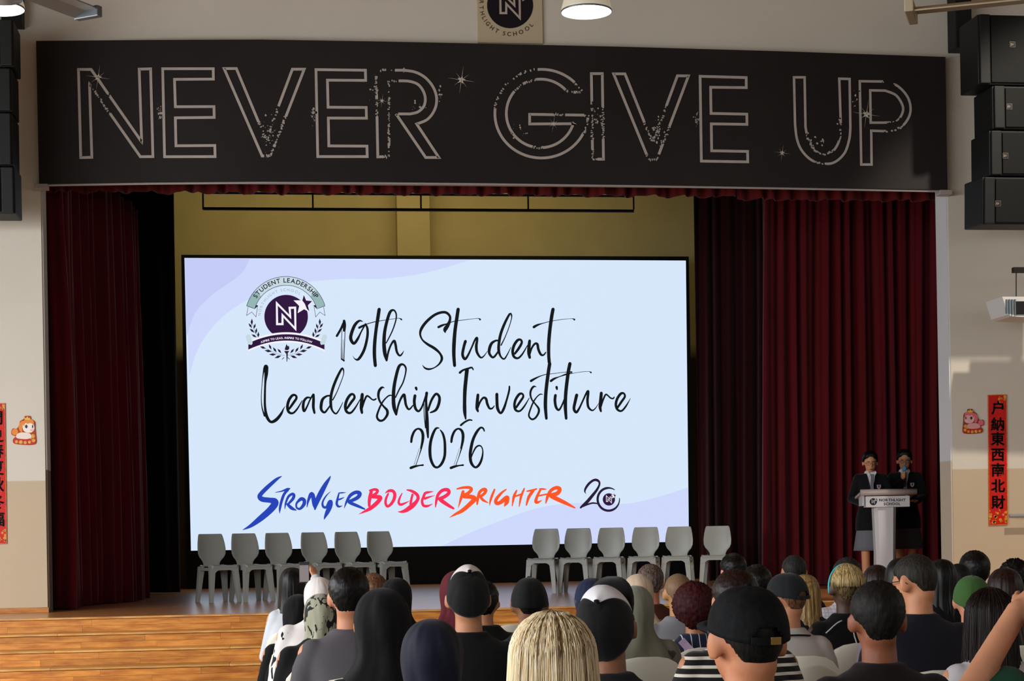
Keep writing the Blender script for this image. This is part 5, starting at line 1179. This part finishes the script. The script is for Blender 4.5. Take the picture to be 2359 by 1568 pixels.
    obj('hair', shell(th, lambda a: .078 - .03 * sstep(.05, .28, a / pi) - .07 * sstep(.28, .5, a / pi) - .06 * sstep(.6, .9, a / pi), px, 24, 48, .002, 10, Mh), H_BLK(), root, True)
    bm = bmesh.new(); ellip(bm, Mh @ Vector((0, -.115, .035)), (.04, .035, .04), 14, 10)
    if hair_back == 'tail': tube(bm, [Mh @ Vector((0, -.12, .03)), Mh @ Vector((0, -.15, -.05)), Mh @ Vector((0, -.13, -.15))], [.03, .032, .012], 10, 'round')
    obj('hair_bun', bm, H_BLK(), root, True)
    for s in (-1, 1):
        e = obj('eye', (lambda b: (ellip(b, Mh @ Vector((s * .030, .084, -.002)), (.011, .006, .006), 10, 8), b)[1])(bmesh.new()), mat('eye_white', (214, 206, 200), .3, .5), root, True)
        obj('iris', (lambda b: (ellip(b, Mh @ Vector((s * .030, .0875, -.004)), (.0052, .004, .0052), 10, 8), b)[1])(bmesh.new()), mat('eye_dark', (24, 16, 14), .3, .5), e, True)
        obj('eyebrow', ntube([Mh @ Vector((s * .014, .089, .016)), Mh @ Vector((s * .031, .088, .020)), Mh @ Vector((s * .047, .079, .015))], [.003, .0036, .002], 6), mat('brow', (26, 18, 16), .7, .2), root)
    obj('lips', (lambda b: (ellip(b, Mh @ Vector((0, .093, -.068)), (.019, .007, .008), 12, 8), b)[1])(bmesh.new()), mat('lips', (150, 84, 74), .45, .4), root, True)
    fr = mat('glasses_frame', (70, 62, 58), .4, .5); bm = bmesh.new()
    for s in (-1, 1):
        tube(bm, [Mh @ (Vector((s * .031 + .021 * cos(a * pi / 8), .101, -.004 + .017 * sin(a * pi / 8)))) for a in range(17)], .0017, 6)
        tube(bm, [Mh @ Vector((s * .052, .100, .002)), Mh @ Vector((s * .078, .06, .004)), Mh @ Vector((s * .084, -.006, .004))], .0016, 6)
    tube(bm, [Mh @ Vector((-.010, .102, 0)), Mh @ Vector((.010, .102, 0))], .0016, 6); obj('glasses', bm, fr, root)
    return root, arm, zs
presenter(2004, 1040, 1.98, 'person in black blazer and grey skirt reading beside the lectern without a microphone', 'bun', turn=-.20)
pr_, arm_, zs_ = presenter(2083, 1036, 2.45, 'person in black blazer speaking into a blue microphone behind the lectern', 'tail', mic=True, skirt_c=(70, 66, 70), turn=-.30)
LEC.rotation_euler = (0, 0, -.16)
bpy.context.view_layer.update()
M0 = pr_.matrix_world
MC = tag(empty('microphone', M0 @ Vector((.012, .215, zs_ - .01)), 0), 'black handheld microphone with a blue foam head', 'microphone')
bm = bmesh.new(); tube(bm, [(0, .008, -.13), (0, .004, -.02), (0, 0, .045)], [.011, .014, .018], 14, 'round'); obj('handle', bm, mat('mic_black', (18, 18, 20), .4, .4), MC, True)
bm = bmesh.new(); ellip(bm, (0, -.002, .085), (.030, .030, .036), 18, 12); obj('foam_head', bm, mat('mic_foam_blue', (96, 168, 206), .85, .1), MC, True)
bm = bmesh.new(); lathe(bm, [(.018, .028), (.0215, .032), (.0215, .044), (.018, .05)], 18); obj('collar_ring', bm, mat('mic_yellow', (206, 170, 50), .4, .4), MC, True)
# ------------------------------------------------------------------ the audience
def phone_extra(root, Mh, zs, sh, hs, arms):
    pass
def band(color, yaw=0):
    def f(root, Mh, zs, sh, hs, arms):
        bm = bmesh.new(); pts = [Mh @ Vector((.096 * cos(a), -.006 + .012 * sin(a), .0 + .132 * sin(a) - .0)) for a in [R(-12 + 204 * k / 24) for k in range(25)]]
        tube(bm, pts, .0055, 8); obj('headband', bm, mat('headband_cyan', color, .5, .3), root, True)
    return f
def strap(p0, p1, wd, m, buckle=False, name='bag_strap'):
    """flat strap across the back from p0 to p1 (local x, z), lying on the shirt"""
    def f(root, Mh, zs, sh, hs, arms):
        bm = bmesh.new(); n = 14; rs_ = []
        for k in range(n + 1):
            u = k / n; x = p0[0] + (p1[0] - p0[0]) * u; z = zs + p0[1] + (p1[1] - p0[1]) * u
            top_ = max(0, 1 - (zs + .05 - z) / .10) if z > zs - .05 else 0
            ry = .135 - .055 * sstep(zs - .10, zs + .055, z); y = -.045 - ry * sqrt(max(.05, 1 - (x / (.235)) ** 2)) - .004
            dx, dz = p1[0] - p0[0], p1[1] - p0[1]; l = sqrt(dx * dx + dz * dz); nx, nz = -dz / l * wd / 2, dx / l * wd / 2
            rs_.append([(x - nx, y, z - nz), (x + nx, y, z + nz), (x + nx, y + .006, z + nz), (x - nx, y + .006, z - nz)])
        loft(bm, rs_); s = obj(name, bm, m, root)
        if buckle:
            q = rs_[n // 2 - 1]; c = (Vector(q[0]) + Vector(q[1])) / 2; M = Matrix.Translation(c) @ Matrix.Rotation(-atan2(p1[1] - p0[1], p1[0] - p0[0]), 4, 'Y')
            bm = bmesh.new()
            for a_ in ((-.02, -.014), (.014, .02)): box(bm, a_[0], a_[1], -.008, 0, -wd * .62, wd * .62, M=None)
            for z_ in (-wd * .62, wd * .62): box(bm, -.02, .02, -.008, 0, z_ - .003, z_ + .003)
            bmesh.ops.transform(bm, matrix=M, verts=bm.verts[:]); obj('strap_buckle', bm, mat('buckle_pale', (206, 196, 206), .35, .5), s)
    return f
def multi(*fs):
    def f(*a):
        for g in fs: g(*a)
    return f
def collar_line(m, z=.045):
    def f(root, Mh, zs, sh, hs, arms):
        bm = bmesh.new(); tube(bm, [(.10 * cos(a), -.035 + .09 * sin(a), zs + z - .004 * cos(2 * a)) for a in [R(190 + 160 * k / 16) for k in range(17)]], .005, 6); obj('collar_trim', bm, m, root, True)
    return f
def piping(lines, m):
    def f(root, Mh, zs, sh, hs, arms):
        for pts in lines:
            bm = bmesh.new(); P = catmull([(x, z, 0) for x, z in pts], .02); Q = []
            for x, z, _ in P:
                zz = zs + z; ry = .135 - .055 * sstep(zs - .10, zs + .055, zz); Q.append((x, -.042 - ry * sqrt(max(.05, 1 - (x / .225) ** 2)) - .002, zz))
            tube(bm, Q, .0038, 6); obj('piping', bm, m, root, True)
    return f
def specs(root, Mh, zs, sh, hs, arms):
    bm = bmesh.new()
    for s in (-1, 1):
        tube(bm, [Mh @ Vector((s * .031 + .021 * cos(a * pi / 8), .103, -.002 + .017 * sin(a * pi / 8))) for a in range(17)], .0018, 6)
        tube(bm, [Mh @ Vector((s * .052, .102, .004)), Mh @ Vector((s * .081, .055, .008)), Mh @ Vector((s * .088, -.012, .006)), Mh @ Vector((s * .089, -.03, -.012))], .0020, 6)
    tube(bm, [Mh @ Vector((-.010, .104, 0)), Mh @ Vector((.010, .104, 0))], .0018, 6); obj('glasses', bm, mat('glasses_dark', (28, 26, 28), .4, .5), root)
def strands(n, L, mA, mB, seed, rad=.0016, span=1.75):
    """loose strands over hanging hair: dark roots to pale lengths"""
    def f(root, Mh, zs, sh, hs, arms):
        rs = random.Random(seed); grp = {0: bmesh.new(), 1: bmesh.new()}
        for i in range(n):
            az = pi + (rs.random() - .5) * 2 * span; kk = 1 if mB and rs.random() < .26 and abs(az - pi) < 1.0 else 0
            w_ = .5 + .5 * rs.random(); pts = []; rr_ = []; off = .0005 + .0035 * rs.random() ** 2; L2 = L * (.55 + .45 * rs.random()) if kk == 0 else .16 + .14 * rs.random()
            dz = rs.gauss(0, .05)
            for j in range(13):
                u = j / 12; s_ = u * (L2 + .19)
                if s_ < .19:
                    t = s_ / .19; el = pi / 2 * (1 - t) ; rx = .103 * cos(el) ; ry = .122 * cos(el); z = .022 + .112 * sin(el)
                else:
                    t = 1; rx, ry, z = .103 + .014 * min(1, (s_ - .19) / .2), .122 + .012 * min(1, (s_ - .19) / .2), .022 - (s_ - .19)
                a2 = az + dz * u + .02 * sin(u * 7 + i)
                pts.append(Mh @ Vector((sin(a2) * (rx + off), -.012 + cos(a2) * (ry + off), z + off * .8))); rr_.append(rad * w_ * (1 if j < 11 else .5) * (1.2 if kk == 0 else 1.0))
            tube(grp[kk], pts, rr_, 4)
        for kk, nm in ((0, 'hair_strands'), (1, 'hair_roots'))[:2 if mB else 1]: o = obj(nm, grp[kk], mA if kk == 0 else mB, root, True); o['kind'] = 'stuff'
    return f
C_BLK = cloth((10, 10, 12)); WHITE = (222, 218, 212)
# --- left block
pA = person(673, 1306, 12.6, 62, 'person with long black hair and a pale top holding up a phone', yaw=-6, hair='long', long=.42, shirt=(193, 195, 200), sleeves='long', sh=.15, skinc=FAIR, voxel=.013,
    arms={1: [(.15, -.03, 1.0), (.23, .20, 1.04), (.165, .36, 1.27), (.135, .38, 1.345)], 'curl1': .8}, chair_label='phone-holding person')
Pw = atD(701, 1318, 12.2); PHN = tag(empty('phone', Pw, -.1), 'dark phone held up by the person with long black hair', 'phone')
obj('case', nbox(-.034, .034, -.004, .004, -.07, .07, bev=.003), mat('phone_black', (20, 20, 22), .35, .5), PHN); obj('display', nbox(-.030, .030, -.0052, -.004, -.062, .048), glow('phone_display', (150, 138, 138), .8), PHN)
person(686, 1360, 10.99, 78, 'person in a plain black headscarf beside the leaf-print dress', hijab=(cloth((12, 12, 14)), .34), shirt=(11, 11, 12), sleeves='long', sh=.19, rot=4, chair_label='person in the narrow black headscarf by the leaf-print dress')
person(735, 1321, 10.29, 76, 'person in a white headscarf and white dress with black leaf print', hijab=(mat('scarf_white', (232, 222, 218), .7, .2, sheen=.2, bump=.12, bscale=18), .02, 'tuck'), shirt_m=pattern('dress_leaf', (226, 218, 214), 'blot', (16, 16, 18)), sleeves='long', sh=.215, wide=1.05, skinc=FAIR, chair_label='person in the white headscarf')
person(738, 1358, 9.08, 84, 'person in an olive headscarf with black brush marks', hijab=(pattern('scarf_leaf', (162, 160, 138), 'leaf', (20, 20, 20), .7), .0, 'tuck'), shirt=(14, 14, 16), sleeves='long', sh=.19, wide=1.1, chair_label='person in the olive headscarf')
person(803, 1305, 8.1, 92, 'person with short black hair in a grey T-shirt', hair='short', shirt=(84, 80, 84), skinc=(196, 132, 100), sh=.20, voxel=.012, yaw=-10)
person(860, 1319, 11.8, 62, 'person with brown hair showing above the big black headscarf', hair='short', hm=H_BRN, shirt=(55, 46, 42))
person(912, 1322, 9.78, 70, 'person in black with a black headscarf behind the big black headscarf', hijab=(cloth((11, 11, 13)), .1), shirt=(11, 11, 12), sleeves='long', sh=.17, chair_label='person in black behind the big black headscarf')
person(878, 1339, 6.5, 142, 'person in a large draped black headscarf next to the grey T-shirt', hijab=(mat('scarf_black', (12, 12, 14), .8, .15, sheen=.06, bump=.6, bscale=7), .22), shirt=(11, 11, 12), sleeves='long', sh=.19, voxel=.012, rot=6, chair_label='person in the large black headscarf')
person(992, 1409, 5.75, 150, 'person in a smooth dark navy headscarf in front of the white-panelled cap', hijab=(mat('scarf_navy', (17, 19, 38), .7, .2, sheen=.08, bump=.4, bscale=6), .25), shirt=(14, 15, 24), sleeves='long', sh=.175, voxel=.012, chair_label='person in the dark navy headscarf')
person(1052, 1305, 10.47, 84, 'person in a maroon headscarf half hidden by the white-panelled cap', hijab=(cloth((88, 16, 30), .75), .12), shirt=(68, 12, 23), sleeves='long', sh=.17, chair_label='person in the maroon headscarf')
person(1112, 1336, 9.15, 70, 'person in a loose black top mostly hidden behind the white-panelled cap', shirt=(10, 10, 10), sleeves='long', sh=.18, hair='short', chair_label='person in the loose black top')
TR1 = dict(color=(13, 13, 14), front=(224, 212, 210), open=False, high=.05, tilt=31, rim=.006)
person(1076, 1300, 7.76, 104, 'person in a black cap with pink-white front panels and a black T-shirt', cap=dict(TR1), shirt=(14, 14, 15), skinc=TAN, sh=.205, voxel=.012, pitch=4, chair_label='person in the cap with pink-white panels')
person(1218, 1322, 8.46, 90, 'person in a plain black cap and dark green shirt', cap=dict(color=(11, 12, 13), open=False, rim=-.015, tilt=-4), shirt=(15, 31, 24), skinc=BROWN, sh=.19, voxel=.014)
MBL = hairmat('hair_blonde_pale', (236, 210, 162), (252, 240, 212), .42, .15); MRT = hairmat('hair_blonde_root', (84, 62, 36), (140, 108, 66))
person(1270, 1408, 4.85, 218, 'person with long straight blonde hair and darker roots', hair='long', long=.42, hm=lambda: hairmat('hair_blonde', (226, 200, 150), (248, 232, 196), .42, .15), shirt=(28, 28, 31), skinc=FAIR, voxel=.012, sh=.18, extras=strands(1100, .46, MBL, MRT, 4, .0011), hscale=1.1)
person(1362, 1322, 10.0, 84, 'person in a blue-navy headscarf peeking past the black-and-white cap', hijab=(cloth((24, 34, 62), .75), .12), shirt=(14, 18, 34), sleeves='long', sh=.17, chair_label='person in the blue-navy headscarf')
person(1394, 1336, 5.65, 142, 'person in a black cap with bright white front panels and a dark T-shirt', rot=-4, yaw=-20, cap=dict(color=(12, 12, 13), front=(228, 224, 228), open=False, high=.05, tilt=46, rim=.004), shirt=(28, 27, 31), skinc=BROWN, sh=.20, voxel=.011, pitch=8, chair_label='person in the cap with bright white panels')
person(1468, 1314, 11.4, 74, 'person in a pale beige headscarf', hijab=(mat('scarf_beige', (206, 180, 154), .7, .2, sheen=.2, bump=.15, bscale=16), .14), shirt=(138, 110, 77), sleeves='long', sh=.19, skinc=FAIR)
person(1462, 1339, 9.13, 88, 'person in a grey-olive headscarf next to the black-and-white cap', hijab=(mat('scarf_olive', (118, 116, 100), .7, .2, sheen=.2, bump=.2, bscale=12), .10), shirt_m=pattern('top_olive_print', (116, 112, 98), 'blot', (70, 62, 50)), sleeves='long', sh=.19, chair_label='person in the grey-olive headscarf')
person(1497, 1298, 12.2, 60, 'person with greying brown hair and a brown shirt', hair='short', hm=H_GRY, shirt=(68, 33, 23), skinc=(206, 126, 100), sh=.20)
person(1561, 1320, 10.7, 63, 'bald person in a light grey shirt', hair='buzz', hm=lambda: hairmat('hair_shaved', (120, 92, 66), (132, 104, 78), .5), shirt=(138, 138, 143), skinc=(186, 132, 84), sh=.20, voxel=.013)
person(1598, 1341, 9.82, 88, 'person with bushy dark red hair and a lilac bag strap', hair='bushy', hm=H_RED, shirt_m=pattern('top_navy_pinstripe', (26, 32, 58), 'vstripe', (200, 200, 210)), sh=.18, extras=strap((-.10, .05), (.14, -.24), .04, mat('strap_lilac', (186, 160, 190), .6, .3), True), hscale=.92)
# --- right block
person(1688, 1273, 12.23, 58, 'person with tufted black hair sitting near the end stage chair', hair='short', shirt=(24, 24, 27), skinc=(206, 134, 112), yaw=8)
person(1742, 1299, 11.5, 66, 'person with black hair and black shirt behind the dark-haired striped-shirt sitter', hair='short', shirt=(10, 9, 10), skinc=BROWN, chair_label='person in black behind the striped shirt')
person(1692, 1310, 7.35, 104, 'person with dark hair in a black and cream striped shirt', hair='short', hm=H_DKB, shirt_m=pattern('shirt_striped', (18, 16, 16), 'hstripe', (214, 204, 190)), skinc=TAN, sh=.215, voxel=.012, yaw=6)
person(1718, 1331, 4.36, 190, 'person in a black cap with a brass strap buckle', cap=dict(color=mat('cap_black_print', (12, 13, 15), .8, .15, bump=.3, bscale=60, var=.5, vscale=22), open=True, buckle=True, rim=.016, tilt=4), shirt=(18, 18, 21), skinc=(196, 128, 92), sh=.20, voxel=.0095, yaw=10, chair_label='person in the brass-buckled cap')
person(1828, 1277, 12.67, 56, 'person with thinning grey-black hair in the row next to the stage steps', hair='buzz', hm=lambda: hairmat('hair_greyblack', (20, 20, 21), (48, 47, 47), .6), shirt=(24, 24, 28), skinc=TAN, chair_label='person with thinning grey-black hair')
person(1853, 1322, 10.62, 66, 'person with long sandy hair beside the dark cap', hair='long', long=.42, hm=H_SNDY, shirt=(18, 20, 28), sh=.165, skinc=FAIR)
person(1812, 1311, 9.0, 90, 'person in a charcoal cap and pale top with a black cross strap', yaw=30, cap=dict(color=(24, 26, 30), open=True, rim=.012), hair='short', hm=H_BRN, shirt=(180, 171, 165), skinc=TAN, sh=.185, voxel=.013,
    extras=multi(collar_line(C_BLK), strap((-.20, .01), (.12, -.26), .05, C_BLK)), chair_label='person in the charcoal cap')
person(1950, 1283, 11.68, 64, 'person in a white checked shirt behind the cyan headband', hair='short', hm=lambda: hairmat('hair_greyblack', (20, 20, 21), (48, 47, 47), .6), shirt_m=pattern('shirt_checked', (222, 218, 226), 'check', (186, 184, 206)), sh=.20, skinc=TAN)
person(1946, 1301, 9.97, 72, 'person with bleached spiky hair and a cyan headband', hair='short', hm=lambda: hairmat('hair_bleached', (38, 30, 22), (120, 98, 62)), skinc=DARK, shirt=(14, 13, 14), sh=.195, voxel=.013,
    extras=multi(band((70, 190, 205)), strands(150, .015, hairmat('hair_bleach_lock', (150, 122, 74), (222, 196, 142)), None, 21, .0030, 1.2), piping([[(-.15, -.02), (-.09, .03), (-.06, .045)], [(.02, .055), (-.005, -.02), (.0, -.10), (-.05, -.2)]], mat('piping_white', (206, 202, 198), .6, .3))), chair_label='person with the cyan headband')
person(2018, 1300, 10.96, 68, 'person with a dark rounded bob behind the dark brown T-shirt', hair='long', long=.16, hm=H_DKB, shirt=(28, 21, 23), sh=.17, skinc=BROWN, chair_label='person with the dark bob')
person(2018, 1336, 6.0, 122, 'person with cropped dark hair in a dark brown T-shirt', hair='short', hm=lambda: hairmat('hair_cropped', (12, 10, 9), (28, 23, 20), .6), shirt=(31, 23, 23), skinc=(142, 84, 58), sh=.215, voxel=.0105, wide=1.1, yaw=-6)
person(2074, 1284, 9.31, 72, 'person with long black hair and lilac top next to the bespectacled neighbour', hair='long', long=.34, shirt=(138, 121, 138), sh=.165, skinc=FAIR, extras=strap((-.06, .05), (.15, -.15), .035, C_BLK), chair_label='person in the lilac top')
person(2112, 1274, 7.95, 88, 'person in glasses with thinning hair and a dark navy T-shirt', hair='buzz', hm=lambda: hairmat('hair_thinning', (22, 19, 17), (52, 45, 38), .6), shirt=(23, 22, 31), skinc=(200, 136, 98), sh=.215, voxel=.011, yaw=34, pitch=-10, extras=specs, wide=1.08)
person(2167, 1287, 10.22, 70, 'person with straight black hair next to the green cap', hair='long', long=.40, shirt=(14, 14, 17), sh=.165)
person(2206, 1297, 10.97, 60, 'person with short faded black hair below a rounder head of hair', hair='buzz', hm=lambda: hairmat('hair_faded', (10, 9, 9), (26, 22, 20), .6), shirt=(21, 21, 25), sh=.165, skinc=BROWN, chair_label='person with faded black hair')
person(2243, 1267, 12.17, 66, 'person with rounded thick black hair in the row closest to the right wall scroll', hair='short', shirt=(21, 20, 23), sh=.18, hscale=1.1, chair_label='person with rounded thick black hair')
person(2336, 1284, 11.49, 66, 'person with rumpled black hair below the right wall scroll', hair='spiky', shirt=(24, 21, 23), sh=.18)
person(2236, 1317, 8.63, 88, 'person in a green cap and black shirt', cap=dict(color=(62, 98, 48), open=False, rim=.004, tilt=12), shirt=(15, 15, 18), skinc=(206, 140, 108), sh=.18, voxel=.013, yaw=-14)
person(2312, 1307, 9.53, 84, 'person with dark reddish brown hair behind the long straight brown hair', hair='long', long=.3, hm=lambda: hairmat('hair_auburn', (24, 12, 11), (48, 26, 22)), shirt=(28, 21, 23), sh=.165, chair_label='person with dark reddish brown hair')
person(2276, 1354, 7.25, 108, 'person with long straight dark brown hair and a white top', hair='long', long=.44, hm=H_DKB, shirt=(196, 189, 193), sh=.18, voxel=.013, skinc=FAIR, extras=strands(160, .44, hairmat('hair_dkb_strand', (24, 15, 14), (44, 28, 25)), H_DKB(), 8, .0012))
# nearest right: bare forearm raised to the head, mostly outside the frame
Dr = 4.55
pR = atD(2452, 1330, Dr)
def loc_(px, py, D): v = atD(px, py, D) - Vector((pR.x, pR.y, 0)); return (v.x, v.y, v.z)
person(2452, 1330, Dr, 176, 'person in a green T-shirt raising a bare forearm to the head', hair='short', shirt=(27, 68, 49), skinc=(196, 136, 104), sh=.21, voxel=.0095,
    arms={-1: [loc_(2300, 1590, Dr), loc_(2175, 1690, Dr - .10), loc_(2345, 1405, Dr + .06), loc_(2392, 1352, Dr + .09)], 'curl-1': .7}, chair_label='person in the green T-shirt')
# empty chairs
for px, py, D, rz, lb in ((1846, 1534, 8.05, 8, 'empty ivory plastic chair beside the striped shirt'), (1178, 1433, 12.5, 5, 'empty ivory plastic chair close to the stage steps')):
    p = atD(px, py, D); place_chair(aud_chair, p.x, p.y + .25, 0, R(rz), lb, 'ivory audience chairs')
for ch in list(aud_chair.children): bpy.data.objects.remove(ch)
bpy.data.objects.remove(aud_chair)
